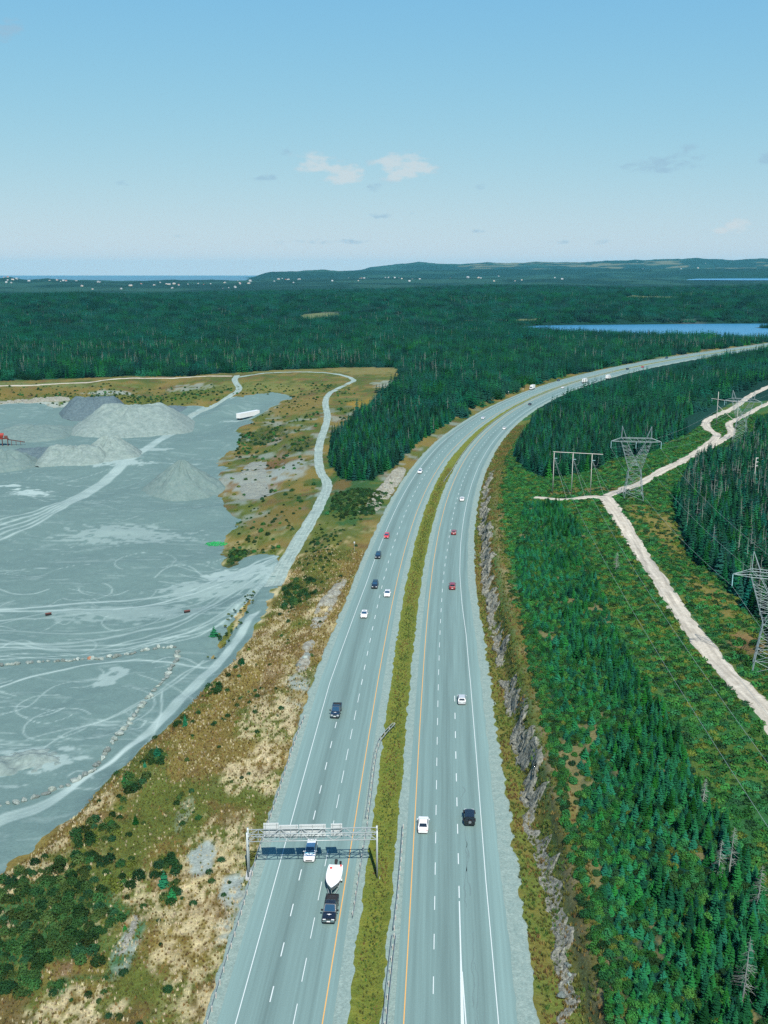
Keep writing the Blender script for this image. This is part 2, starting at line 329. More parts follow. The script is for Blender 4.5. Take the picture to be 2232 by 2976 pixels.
# ------------------------------------------------------------------ materials
ALB = .70      # overall reflectance level of the palette
def mat(name, col, rough=.8, metal=0.0, var=.0, scale=1.0, col2=None, bump=0.0, bscale=8.0, rnd=0.0, spec=.3, detail=6.0, attr=None, coat=0.0, transl=0.0, obj_coord=True, stretch=None):
    if metal < .5: col = tuple(q * ALB for q in col); col2 = None if col2 is None else tuple(q * ALB for q in col2)
    m = bpy.data.materials.new(name); m.use_nodes = True; nt = m.node_tree; N = nt.nodes; L = nt.links
    b = N['Principled BSDF']; b.inputs['Roughness'].default_value = rough; b.inputs['Metallic'].default_value = metal
    b.inputs['Specular IOR Level'].default_value = spec; b.inputs['Coat Weight'].default_value = coat
    tc = N.new('ShaderNodeTexCoord'); vec = tc.outputs['Object']
    if stretch:
        mp = N.new('ShaderNodeMapping'); mp.inputs['Scale'].default_value = stretch; L.new(vec, mp.inputs[0]); vec = mp.outputs[0]
    def mixn(f, a, c, mode='MIX'):
        n = N.new('ShaderNodeMix'); n.data_type = 'RGBA'; n.blend_type = mode
        for s, q in ((0, f), (6, a), (7, c)):
            if isinstance(q, (int, float)): n.inputs[s].default_value = q
            elif isinstance(q, tuple): n.inputs[s].default_value = (*q[:3], 1)
            else: L.new(q, n.inputs[s])
        return n.outputs[2]
    def noise(sc, det=detail, ro=.6):
        n = N.new('ShaderNodeTexNoise'); n.inputs['Scale'].default_value = sc; n.inputs['Detail'].default_value = det; n.inputs['Roughness'].default_value = ro; L.new(vec, n.inputs['Vector']); return n.outputs[0]
    def ramp(f, lo, hi):
        n = N.new('ShaderNodeMapRange'); L.new(f, n.inputs[0]); n.inputs[1].default_value = lo; n.inputs[2].default_value = hi; return n.outputs[0]
    c = tuple(col)
    if attr:
        a = N.new('ShaderNodeAttribute'); a.attribute_name = attr; c = a.outputs['Color']
    if col2 is not None: c = mixn(ramp(noise(scale), .35, .65), c, tuple(col2))
    if rnd:
        oi = N.new('ShaderNodeObjectInfo'); hv = N.new('ShaderNodeHueSaturation')
        hv.inputs['Color'].default_value = (*col, 1)
        if not isinstance(c, tuple): L.new(c, hv.inputs['Color'])
        mr = N.new('ShaderNodeMapRange'); L.new(oi.outputs['Random'], mr.inputs[0]); mr.inputs[3].default_value = 1 - rnd; mr.inputs[4].default_value = 1 + rnd * 1.2; L.new(mr.outputs[0], hv.inputs['Value'])
        m2 = N.new('ShaderNodeMath'); m2.operation = 'FRACT'; mm = N.new('ShaderNodeMath'); mm.operation = 'MULTIPLY'; L.new(oi.outputs['Random'], mm.inputs[0]); mm.inputs[1].default_value = 17.31; L.new(mm.outputs[0], m2.inputs[0])
        mh = N.new('ShaderNodeMapRange'); L.new(m2.outputs[0], mh.inputs[0]); mh.inputs[3].default_value = .5 - .06 * min(1, rnd * 1.6); mh.inputs[4].default_value = .5 + .03 * min(1, rnd * 1.6); L.new(mh.outputs[0], hv.inputs['Hue'])
        c = hv.outputs[0]
    if var:
        v = N.new('ShaderNodeMapRange'); L.new(noise(scale * 3.1, 8.0, .7), v.inputs[0]); v.inputs[1].default_value = .25; v.inputs[2].default_value = .75; v.inputs[3].default_value = 1 - var; v.inputs[4].default_value = 1 + var
        cc = N.new('ShaderNodeCombineXYZ'); [L.new(v.outputs[0], cc.inputs[i]) for i in range(3)]
        c = mixn(1.0, c, cc.outputs[0], 'MULTIPLY')
    if isinstance(c, tuple): b.inputs['Base Color'].default_value = (*c[:3], 1)
    else: L.new(c, b.inputs['Base Color'])
    if bump:
        bn = N.new('ShaderNodeBump'); bn.inputs['Strength'].default_value = min(1.0, bump); bn.inputs['Distance'].default_value = .3 * max(1.0, bump); L.new(noise(bscale, 6.0, .65), bn.inputs['Height']); L.new(bn.outputs[0], b.inputs['Normal'])
    if transl:
        tr = N.new('ShaderNodeBsdfTranslucent'); ms = N.new('ShaderNodeMixShader'); ms.inputs[0].default_value = transl
        if isinstance(c, tuple): tr.inputs[0].default_value = (*c[:3], 1)
        else: L.new(c, tr.inputs[0])
        L.new(b.outputs[0], ms.inputs[1]); L.new(tr.outputs[0], ms.inputs[2]); L.new(ms.outputs[0], N['Material Output'].inputs[0])
    return m
# ================================================================== THE SETTING
Wd = lambda pts: np.array([D(*p)[:2] for p in pts])
LEFTOPEN = Wd([(-600,790,5),(-200,815,5),(0,823,4),(200,815,4),(330,811,4.5),(490,805,4.5),(640,797,4.5),(760,792,4.5),(862,795,4.5),(874,812,4),(820,856,3.5),(775,895,3),(716,950,2),(712,1000,2),(745,1030,2),(800,1028,3),(850,1002,2.5),
               (880,986,2),(935,942,1),(1000,960,0),(960,1300,0),(900,1500,0),(700,2400,0),(700,2900,0),(-900,2900,0),(-900,900,0)])
SHRUBL = Wd([(712,990,2),(760,985,3),(850,985,2.5),(880,1000,2),(830,1040,2),(780,1110,2),(740,1130,2),(715,1080,1),(715,1040,1)])
F1 = Wd([(1130,1092,5.5),(1200,1085,6),(1258,1130,6.5),(1280,1230,6.5),(1322,1340,7),(1362,1420,7),(1415,1510,7),(1465,1600,7),(1525,1720,7),(1600,1850,7.5),(1690,2010,7.5),(1800,2400,7),(1700,2700,6),(1270,2700,5),(1258,2300,5),(1246,2050,5.5),
         (1208,1850,6),(1188,1700,6),(1165,1560,6),(1145,1450,6),(1128,1330,5.5),(1112,1200,5.5)])
F1T = Wd([(1150,1100,5.5),(1200,1090,6),(1258,1130,6.5),(1280,1230,6.5),(1322,1340,7),(1362,1420,7),(1415,1510,7),(1465,1600,7),(1525,1720,7),(1600,1850,7.5),(1690,2010,7.5),(1800,2400,7),(1560,2400,6.5),(1480,2100,6.5),(1400,1850,6.5),(1330,1650,6.5),(1270,1500,6.5),(1215,1330,6.5),(1190,1200,6)])
F2 = Wd([(1452,1070,7),(1480,1035,7),(1500,1000,7),(1540,975,6),(1600,945,6),(1659,905,6),(1800,860,6),(2000,850,6),(2000,1500,9),(1760,1500,9),(1700,1420,9),(1659,1350,8),(1612,1312,8),(1560,1250,8),(1500,1195,7.5),(1468,1130,7)])
F3 = Wd([(1112,985,3),(1125,950,3),(1150,915,3),(1195,880,3),(1240,855,3),(1300,832,3),(1400,801,2),(1659,752,2),(2100,700,0),(2300,700,0),(2300,815,4),(1659,818,5),(1608,846,5),(1558,878,5),(1518,915,5),(1492,935,5.5),(1440,955,5.5),(1405,978,5.5),(1330,990,5.5),(1290,1010,5.5),(1240,1020,5),(1180,1030,5),(1130,1010,4.5)])
TRACK_A = [D(*p) for p in [(1800,1760,8),(1720,1650,8),(1659,1545,8),(1600,1480,8),(1540,1405,7.8),(1482,1335,7.6),(1430,1255,7.4),(1388,1180,7.2),(1352,1130,7),(1318,1092,7),(1300,1072,7)]]
TRACK_B = [D(*p) for p in [(1310,1082,7),(1285,1076,7),(1230,1078,6.5),(1180,1076,6),(1140,1074,5.6)]]
TRACK_C = [D(*p) for p in [(1312,1075,7),(1345,1058,6.8),(1400,1032,6.2),(1440,1012,6),(1475,996,6),(1510,972,5.8),(1538,952,5.6),(1548,938,5.5),(1528,925,5.5),(1528,908,5.4),(1550,893,5.3),(1590,872,5.2),(1625,852,5),(1660,835,5),(1760,790,5)]]
TRACK_D = [D(*p) for p in [(1500,985,5.8),(1545,958,5.6),(1580,935,5.5),(1575,915,5.4),(1600,898,5.3),(1632,880,5.2),(1665,868,5.1),(1760,830,5)]]
TRACKF = [D(*p) for p in [(-250,846,4),(-100,838,4),(0,834,4),(60,831,4),(130,828,4),(230,821,4.4),(330,814,4.6),(420,811,4.6),(505,812,4.3)]]
T_ALL = [resample(spline(t, 10), 3.0) for t in (TRACK_A, TRACK_B, TRACK_C, TRACK_D, TRACKF)]
QF = Wd([(-500,900,-7),(-200,892,-6.5),(0,888,-6.3),(120,888,-6.3),(250,886,-6.3),(380,884,-6.2),(440,886,-6),(470,868,-1),(495,852,2.5),(505,858,2),(490,875,-3),(555,866,-2),(618,858,-.5),(602,880,-2),(560,905,-5),(512,945,-6.5),(494,985,-6.5),(480,1010,-7),(487,1060,-7),(494,1110,-7),(498,1150,-6.5),(482,1190,-6.5),(484,1234,-6.2),
         (545,1207,-5),(588,1203,-3.8),(606,1222,-3.6),(604,1262,-4.4),(570,1340,-5.4),(515,1430,-6.5),(440,1512,-7),(350,1602,-7),(250,1690,-7),(150,1790,-7),(0,1895,-7),(-150,1975,-7),(-500,2100,-7)])
ISLAND = Wd([(545,1285,-6),(562,1300,-6),(540,1345,-6.2),(500,1400,-6.5),(455,1438,-6.8),(440,1425,-6.8),(470,1375,-6.6),(505,1330,-6.4)])
HAULUP = HAULW[HAULW[:, 1] > D(600, 1275, -4)[1]]

def forest_mask(x, y, margin=0.0):
    q, yf = roadq(x, y); dl = qGL(yf) - q; dr = q - qGR(yf)
    clear = np.interp(yf, [0, 500, 700, 1400], [9, 8, 6, 5])
    left = (q < 0) & (dl > clear) & ~inside(x, y, LEFTOPEN)
    right = (q > 0) & (dr > np.interp(yf, [0, 430, 480, 560, 700, 800, 1400], [7, 7, 10, 12, 12, 14, 16])) & (inside(x, y, F1) | inside(x, y, F2) | inside(x, y, F3) | (y > 1050) & (x > 1.1 * (y - 1050) - 2000) & ~inside(x, y, F2))
    m = left | right
    for t in T_ALL[:4]:
        near = m & (y < 1000)
        if near.any():
            i = np.where(near)[0] if m.ndim == 1 else None
            if i is not None: m[i] &= pdist(x[i], y[i], t[::3]) > 6 + 8 * (y[i] > 480)
    i = np.where(m & (y > 1300) & (y < 2200))[0]
    if len(i): m[i] &= sdf(x[i], y[i], LAKE) < -24
    for cx, cy, rx, ry in CLEARINGS: m &= ((x - cx) / rx) ** 2 + ((y - cy) / ry) ** 2 > 1
    return m
CLEARINGS = [(-130, 2080, 45, 60), (-165, 2020, 50, 25), (650, 2500, 60, 70), (255, 1985, 55, 22), (150, 1975, 80, 14), (330, 1115, 34, 14), (440, 3300, 150, 60)]

C_FOREST = np.array([.004, .034, .022]); C_OCHRE = np.array([.165, .132, .036]); C_STRAW = np.array([.50, .435, .255]); C_OLIVE = np.array([.085, .11, .022]); C_GREEN = np.array([.025, .105, .03])
C_RUB = np.array([.28, .335, .305]); C_BROWN = np.array([.13, .075, .035]); C_SAND = np.array([.42, .40, .33])
def ellw(x, y, px, py, pz, rx, ry, nz, amp=3.2):
    c = D(px, py, pz); return smooth(1.0, .45, ((x - c[0]) / rx) ** 2 + ((y - c[1]) / ry) ** 2 + (nz - .5) * amp)
def zone_color(x, y):
    n1 = fbm(x / 14, y / 14, 21, 4); n2 = fbm(x / 4, y / 4, 22, 4); n3 = fbm(x / 40, y / 40, 23, 3); n4 = fbm(x / 1.3, y / 1.3, 24, 2)
    q, yf = roadq(x, y); dl = qGL(yf) - q; dr = q - qGR(yf)
    mixc = lambda c, d, w: c * (1 - w[:, None]) + np.asarray(d) * w[:, None]
    c = np.tile(C_FOREST, (len(x), 1))
    far = smooth(2300, 3500, y)
    nf = fbm(x / 160, y / 160, 41, 5, .62); c = mixc(c, [.003, .03, .02], smooth(.40, .62, nf) * far)
    c = mixc(c, [.016, .062, .04], smooth(.55, .66, fbm(x / 500, y / 300, 44, 4)) * far)
    c = mixc(c, [.12, .13, .075], smooth(.60, .66, fbm(x / 400, y / 200, 47, 4)) * smooth(9500, 12500, y) * (x > 900))
    dead = smooth(.54, .66, fbm(x / 120, y / 60, 51, 4)) * smooth(900, 1300, y) * (1 - far); c = mixc(c, [.07, .085, .075], dead * .7)
    op = ((q < 0) & inside(x, y, LEFTOPEN)) | ((q < 0) & (dl < 9)); o = op.astype(float)
    cl = mixc(np.tile(C_OCHRE, (len(x), 1)), C_OLIVE, smooth(.42, .62, n1))
    nsp = smooth(.36, .56, fbm(x / .8, y / 1.2, 26, 2)) * smooth(400, 300, y); cl = mixc(cl, C_STRAW, smooth(.44, .60, n2) * smooth(.38, .54, n3) * nsp * .75)
    hs = smooth(330, 420, y); cl = mixc(cl, [.055, .085, .018], smooth(.48, .62, fbm(x / 11, y / 13, 63, 4)) * hs * .75); cl = mixc(cl, C_RUB * .85, smooth(.57, .66, fbm(x / 9, y / 9, 64, 4)) * hs * smooth(760, 600, y) * .6)
    cl = mixc(cl, C_BROWN, smooth(.6, .72, fbm(x / 7, y / 7, 61, 3)) * .6)
    for (px, py, pz, rx, ry, col, a) in [(500,1915,-.3,2.0,9,C_RUB*1.05,.95),(498,1960,-.3,2.0,8,C_RUB*.9,.9),(640,1480,.2,3,14,C_RUB*.9,.8),(570,1560,-.3,7,26,C_STRAW,.75),(560,1660,-.4,8,14,C_STRAW,.8),(470,1830,-.5,6,14,C_STRAW,.7),(430,2050,-.5,6,16,C_STRAW,.6),(150,2190,-.8,7,5,C_STRAW,.8),(275,2040,-.7,1.8,6,C_RUB*1.1,.7),(437,1862,-.4,2.2,6,C_RUB,.9),(395,1760,-.6,1.2,6,C_RUB*1.1,.8),
                                    (140,2090,-.8,3.4,3,[.2,.12,.07],.8),(100,2000,-.8,14,14,C_GREEN,.9),(230,1840,-.9,9,12,C_OLIVE,.8),(330,1770,-.8,8,12,C_OLIVE,.7),(500,1500,-1.5,7,22,C_OCHRE*1.1,.8),(440,1620,-.8,7,16,C_OCHRE*1.05,.8),
                                    (690,1180,1,12,50,C_OLIVE,.85),(640,1260,.2,7,20,[.06,.075,.02],.8),(760,1040,3,16,60,C_GREEN*.8,.8),(100,842,3,60,20,[.15,.115,.03],.8),(300,850,2.4,60,20,C_OLIVE,.7),(240,842,3,20,14,C_RUB,.75),(420,832,3,22,16,C_RUB*.9,.6),(60,872,-2,50,16,C_RUB*1.1,.85),
                                    (600,838,3.5,30,30,[.16,.16,.045],.9),(560,830,3.8,40,26,[.13,.15,.04],.8),(640,880,1,18,40,C_OCHRE,.9),(560,945,-3,18,30,[.04,.065,.02],.85),(650,960,1,10,16,[.04,.06,.02],.8),(590,1010,-4,12,18,C_BROWN,.8),(630,1020,-2,10,22,C_RUB*.85,.8),(560,1040,-5,18,20,C_RUB*.8,.85),(550,880,-1.5,16,22,C_RUB,.8),(700,1060,1,3,16,C_RUB,.6),
                                    (600,1120,-3,14,22,C_OCHRE*.85,.85),(510,1200,-5,7,12,[.03,.05,.018],.9),(800,800,4.5,40,40,[.17,.16,.06],.8),(840,830,4,12,40,C_RUB,.6),(780,870,3,9,20,[.3,.19,.02],.5),(735,1040,2,5,14,[.15,.09,.03],.7),(500,800,4.8,200,18,[.17,.16,.05],.7),(0,828,4.5,100,14,[.12,.15,.05],.9)]:
        cl = mixc(cl, col, ellw(x, y, px, py, pz, rx, ry, n2) * a * (nsp if col is C_STRAW else 1))
    n5 = fbm(x / .75, y / 1.1, 25, 2); fn = smooth(420, 300, y); cl = cl * (1 + (.55 * n4 + .35 * n5 - .45) * fn)[:, None]
    c = mixc(c, cl, o)
    # right-hand side
    ri = ((q > 0) & (y < 700) & (dr > -1) & (x < 420)).astype(float)
    fz = (inside(x, y, F1) | inside(x, y, F2) | inside(x, y, F3)).astype(float)
    cr = mixc(np.tile(C_GREEN, (len(x), 1)), [.06, .11, .022], smooth(.45, .65, n1)); cr = mixc(cr, [.12, .125, .03], smooth(.56, .7, n3) * smooth(.45, .65, n2) * .7)
    for (px, py, pz, rx, ry, col, a) in [(1420,1120,7,10,30,C_OCHRE*1.1,.8),(1540,1280,8,5,30,C_OCHRE*1.1,.8),(1480,1180,7.5,7,22,[.16,.13,.03],.7),(1330,1015,6,18,24,[.12,.12,.03],.7),(1620,1380,8,5,10,[.2,.12,.05],.8),(1300,1060,6.5,20,7,[.2,.13,.05],.7),(1560,930,5.5,20,30,[.12,.12,.03],.7)]:
        cr = mixc(cr, col, ellw(x, y, px, py, pz, rx, ry, n2) * a)
    cr = mixc(cr, C_FOREST * 1.2, fz)
    sandy = inside(x, y, F1) * smooth(.64, .72, fbm(x / 4, y / 9, 71, 3)); cr = mixc(cr, [.17, .15, .06], sandy * .8)
    verge = smooth(6.5, 4.0, dr - np.interp(yf, [0, 120, 300, 500], [2, 1.2, .6, 3])) * (yf < 640); cr = mixc(cr, mixc(np.tile([.135, .13, .03], (len(x), 1)), C_OLIVE * 1.25, smooth(.4, .6, n2)), verge)
    top = smooth(3.5, 0, np.abs(dr - 9.3)) * (yf < 470) * (yf > 90); cr = mixc(cr, mixc(np.tile([.21, .17, .085], (len(x), 1)), [.125, .11, .025], smooth(.35, .6, n2)), top * .9)
    cr = cr * (.8 + .4 * n4)[:, None]
    c = mixc(c, cr, ri)
    for i, (cx, cy, rx, ry) in enumerate(CLEARINGS):
        col = [.36, .36, .32] if i == 6 else [.13, .16, .07]
        c = mixc(c, col, smooth(1.3, .7, ((x - cx) / rx) ** 2 + ((y - cy) / ry) ** 2 + (n1 - .5)) * .9)
    return np.clip(c, 0, 1) * ALB

M_ground = mat('ground_cover', (.1, .1, .05), rough=.95, var=.42, scale=.75, bump=.9, bscale=1.1, attr='zone_color', spec=.1)
def build_terrain():
    nr, nc = 720, 500
    ys = 45 * (17500 / 45.0) ** (np.linspace(0, 1, nr)); a = np.linspace(-.62, .70, nc)
    Y = np.repeat(ys[:, None], nc, 1); X = a[None] * (Y + 70)
    x = X.ravel(); y = Y.ravel(); z = ground_h(x, y)
    sd = sdf(x, y, QF); z = np.where(y < 900, z - .7 * smooth(1.0, 5.0, sd), z)
    me = mesh_np('terrain', np.c_[x, y, z], gridfaces(nr, nc)); shade(me)
    attr_col(me, 'zone_color', zone_color(x, y))
    return tag(obj('terrain', me, M_ground), 'rolling ground with dry grass banks and forest floor reaching to blue hills', 'terrain', kind='structure')
build_terrain()

def poly_sheet(name, pts, z, m):
    me = bpy.data.meshes.new(name); me.from_pydata([(x, y, z) for x, y in pts], [], [tuple(range(len(pts)))]); me.update()
    return obj(name, me, m)
M_water = mat('lake_water', (.03, .19, .35), rough=.3, spec=.5, bump=.5, bscale=.12)
tag(poly_sheet('lake', LAKE, LAKE_Z, M_water), 'blue lake behind the forest past the highway bend', 'lake', kind='structure')
M_sea = mat('sea_water', (.07, .15, .20), rough=.7, spec=.5)
tag(poly_sheet('sea', [(-30000, 6500), (4000, 6500), (4000, 26500), (-30000, 26500)], SEA_Z, M_sea), 'pale blue sea on the horizon behind the far village hills', 'sea', kind='structure')
zl = LAKE2_Z
tag(poly_sheet('lake', LAKE2, float(zl), M_water), 'distant pale lake below the far hills', 'lake', kind='structure')

# ------------------------------------------------------------------ highway
YS = np.r_[np.arange(52, 260, .75), np.arange(260, 620, 3.0), np.arange(620, 1335, 5.0)]
def strip(name, q0, q1, z, m, nq=2, ys=YS, parent=None, prof=None):
    rows = []
    for t in np.linspace(0, 1, nq):
        q = (q0(ys) * (1 - t) + q1(ys) * t); x, y = road_pt(ys, q); zz = np.full(len(ys), z) if prof is None else z + prof(t, ys) + 0 * ys; rows.append(np.c_[x, y, zz])
    V = np.stack(rows, 1).reshape(-1, 3); me = mesh_np(name, V, gridfaces(len(ys), nq)[:, ::-1]); shade(me)
    d = np.r_[0, np.cumsum(np.hypot(*np.diff(np.c_[roadx(ys), ys], axis=0).T))]
    attr_f(me, 'along', np.repeat(d, nq)); attr_f(me, 'across', (np.stack([q0(ys) * (1 - t) + q1(ys) * t for t in np.linspace(0, 1, nq)], 1)).ravel())
    return obj(name, me, m, parent)
def asphalt(name, lanes):
    m = mat(name, (.165, .258, .242), rough=.85, var=.10, scale=1.6, spec=.25, bump=.12, bscale=30.0); nt = m.node_tree; N = nt.nodes; L = nt.links; b = N['Principled BSDF']
    src = b.inputs['Base Color'].links[0].from_socket
    ac = N.new('ShaderNodeAttribute'); ac.attribute_name = 'across'; al = N.new('ShaderNodeAttribute'); al.attribute_name = 'along'
    # polished wheel paths: darker bands that repeat with each lane, plus a paler paved shoulder and long streaks
    def M(op, a, c=None):
        n = N.new('ShaderNodeMath'); n.operation = op
        for i, q in enumerate((a, c)):
            if q is None: continue
            if isinstance(q, (int, float)): n.inputs[i].default_value = q
            else: L.new(q, n.inputs[i])
        return n.outputs[0]
    f = None
    for c0, w, amp in lanes:
        d = M('DIVIDE', M('SUBTRACT', ac.outputs['Fac'], c0), w); g = M('MULTIPLY', M('EXPONENT', M('MULTIPLY', M('MULTIPLY', d, d), -1.0)), amp)
        f = g if f is None else M('ADD', f, g)
    cv = N.new('ShaderNodeCombineXYZ'); L.new(M('MULTIPLY', ac.outputs['Fac'], 2.2), cv.inputs[0]); L.new(M('MULTIPLY', al.outputs['Fac'], .035), cv.inputs[1])
    nz = N.new('ShaderNodeTexNoise'); nz.inputs['Scale'].default_value = 1.0; nz.inputs['Detail'].default_value = 5.0; L.new(cv.outputs[0], nz.inputs['Vector'])
    k = M('ADD', M('SUBTRACT', 1.0, f), M('MULTIPLY', M('SUBTRACT', nz.outputs[0], .5), .5))
    cc = N.new('ShaderNodeCombineXYZ'); [L.new(k, cc.inputs[i]) for i in range(3)]
    mx = N.new('ShaderNodeMix'); mx.data_type = 'RGBA'; mx.blend_type = 'MULTIPLY'; mx.inputs[0].default_value = 1.0
    L.new(src, mx.inputs[6]); L.new(cc.outputs[0], mx.inputs[7]); L.new(mx.outputs[2], b.inputs['Base Color']); return m
lnL = [(-13.9, 1.3, .07), (-17.7, 1.35, .24), (-20.6, .8, .07), (-12.1, .5, .10), (-23.4, .7, -.10), (-22.4, .4, -.05)]
lnR = [(1.0, .5, .13), (2.9, .5, .13), (5.6, 1.5, .18), (9.4, 1.2, .05), (10.3, .5, .16), (13.4, .9, -.14)]
M_asL = asphalt('asphalt_oncoming', lnL); M_asR = asphalt('asphalt_outbound', lnR)
M_gravel = mat('shoulder_gravel', (.195, .275, .25), rough=.95, var=.3, scale=.8, col2=(.255, .335, .30), bump=.4, bscale=5.0, spec=.1)
M_median = mat('median_grass', (.17, .185, .034), rough=.95, var=.35, scale=.5, col2=(.115, .155, .028), bump=1.0, bscale=2.5, spec=.05)
jit = lambda s, a, sc=3.0: (lambda y: (fbm(y / sc, y * 0, s, 3) - .5) * a)
jg1, jg2, jm1, jm2 = jit(81, 1.3, 2.0), jit(82, 2.0, 1.8), jit(83, .9, 1.6), jit(84, .9, 1.6)
pvL0 = lambda y: qLW(y) - 2.4; pvL1 = lambda y: qLY(y) + 1.3
pvR0 = lambda y: 0 * y - 1.25; pvR1 = lambda y: qRW(y) + 2.5 + jit(85, .5)(y)
gmL = lambda y: qLY(y) + np.interp(y, [0, 560, 760], [3.2, 2.8, 1.8]) + jm1(y); gmR = lambda y: np.interp(y, [0, 560, 760], [-2.9, -2.9, -2.2]) + jm2(y)
edge = lambda t, y: np.where((t < .12), -.55, 0.0)
edge2 = lambda t, y: np.where((t > .88), -.55, 0.0)
shL = strip('gravel_shoulder', lambda y: qGL(y) + jg1(y) - .6, lambda y: qLW(y) - 2.0, -.03, M_gravel, 9, prof=edge); tag(shL, 'pale gravel shoulder along the oncoming carriageway behind its guardrail', 'shoulder', kind='structure')
shR = strip('gravel_shoulder', lambda y: qRW(y) + 2.1, lambda y: qGR(y) + jg2(y) + .8, -.03, M_gravel, 9, prof=edge2); tag(shR, 'wide pale gravel shoulder between the outbound lanes and rock cut', 'shoulder', kind='structure')
smL = strip('gravel_shoulder', lambda y: qLY(y) + 1.0, gmL, -.03, M_gravel, 5); tag(smL, 'narrow gravel strip between the oncoming lanes and grass median', 'shoulder', kind='structure')
smR = strip('gravel_shoulder', gmR, lambda y: 0 * y - 1.0, -.03, M_gravel, 5); tag(smR, 'narrow gravel strip between grass median and outbound lanes', 'shoulder', kind='structure')
med = strip('grass_median', lambda y: gmL(y) - .15, lambda y: gmR(y) + .15, -.02, M_median, 14, prof=lambda t, y: -.45 * np.sin(math.pi * t) ** 1.2 + (.02 if .03 < t < .97 else -.04) + (fbm(y / 2.2, y * 0 + t * 9, 88, 2) - .5) * .3 * math.sin(math.pi * t)); tag(med, 'strip of yellow green grass between the two carriageways', 'median', kind='structure')
roadL = strip('highway', pvL0, pvL1, .0, M_asL, 10); tag(roadL, 'grey blue asphalt carriageway of the traffic facing the gantry signs', 'road', kind='structure')
roadR = strip('highway', pvR0, pvR1, .0, M_asR, 10); tag(roadR, 'grey blue asphalt carriageway running past the rock cut', 'road', kind='structure')

M_white = mat('road_paint_white', (.58, .64, .62), rough=.7, var=.18, scale=2.0)
M_yell = mat('road_paint_yellow', (.66, .36, .10), rough=.7, var=.2, scale=2.0)
def line(name, qf, w, m, y0, y1, parent, z=.006):
    ys = YS[(YS >= y0) & (YS <= y1)]; return strip(name, lambda y: qf(y) - w(y) / 2, lambda y: qf(y) + w(y) / 2, z, m, 2, ys, parent)
wl = lambda a: (lambda y: a * (1 + np.clip(y - 350, 0, 600) / 1500))
line('edge_line', qLW, wl(.12), M_white, 52, 1330, roadL); line('centre_line', qLY, wl(.15), M_yell, 52, 1330, roadL)
line('edge_line', qRW, wl(.12), M_white, 52, 1330, roadR); line('centre_line', lambda y: 0 * y, wl(.15), M_yell, 52, 1330, roadR)
line('lane_line', lambda y: np.interp(y, [50, 110, 134], [7.75, 7.5, 7.45]), lambda y: np.interp(y, [50, 95, 109, 118, 122, 134], [.5, .5, .42, .3, .2, .17]), M_white, 52, 134.5, roadR, .008)
line('lane_line', lambda y: np.interp(y, [50, 109, 119], [9.1, 7.95, 7.6]), lambda y: 0 * y + .16, M_white, 52, 119, roadR, .011)
def dash_mesh(name, w, l):
    return MB().quad((-w / 2, -l / 2, 0), (w / 2, -l / 2, 0), (w / 2, l / 2, 0), (-w / 2, l / 2, 0)).mesh(name)
def dashes(qf, w, l, y0, y1, parent, phase=0.0):
    me = dash_mesh('lane_dash', w, l); me.materials.append(M_white)
    me2 = dash_mesh('lane_dash', w * 1.1, l); me2.materials.append(M_white)
    P = resample(np.c_[roadx(YS), YS], 9.0)
    for x0, y in P[:]:
        y += phase
        if not y0 <= y <= y1: continue
        x, yy = road_pt(y, float(qf(y))); o = bpy.data.objects.new('lane_dash', me if y < 400 else me2); COL.objects.link(o); o.parent = parent
        o.location = (x, yy, .006); o.rotation_euler = (0, 0, -math.atan(float(roads(y))))
dashes(lambda y: qLY(y) - 3.7, .11, 4.8, 60, 215, roadL, 3.0); dashes(lambda y: qLY(y) - np.interp(y, [215, 300, 330], [3.7, 4.3, 4.4]), .14, 3.2, 215, 1000, roadL, 3.0)
dashes(lambda y: qLY(y) - 7.35, .15, 3.0, 60, 203, roadL, 7.0)
dashes(lambda y: 0 * y + 3.7, .12, 3.4, 60, 300, roadR, 1.0); dashes(lambda y: 0 * y + np.interp(y, [300, 340], [3.7, 4.1]), .14, 3.2, 300, 1000, roadR, 1.0)
dashes(lambda y: 0 * y + 7.45, .16, 3.1, 136, 212, roadR, 4.0)
# sealed cracks in the slip lane: thin ribbons of darker bitumen
M_seal = mat('crack_sealant', (.135, .2, .19), rough=.7, var=.3, scale=3.0)
for k, (qa, ya, yb) in enumerate([(9.3, 86, 110), (10.1, 84, 112), (9.0, 112, 128), (9.6, 104, 121), (8.6, 133, 170), (9.1, 136, 152)]):
    ys = np.arange(ya, yb, .7); qq = qa + (fbm(ys / 3, ys * 0, 90 + k, 3) - .5) * 1.1
    strip('crack_seal', lambda y, ys=ys, qq=qq: np.interp(y, ys, qq) - .05, lambda y, ys=ys, qq=qq: np.interp(y, ys, qq) + .05 + .1 * (fbm(y / 1.5, y * 0, 77, 2) > .6), .004, M_seal, 2, ys, roadR)

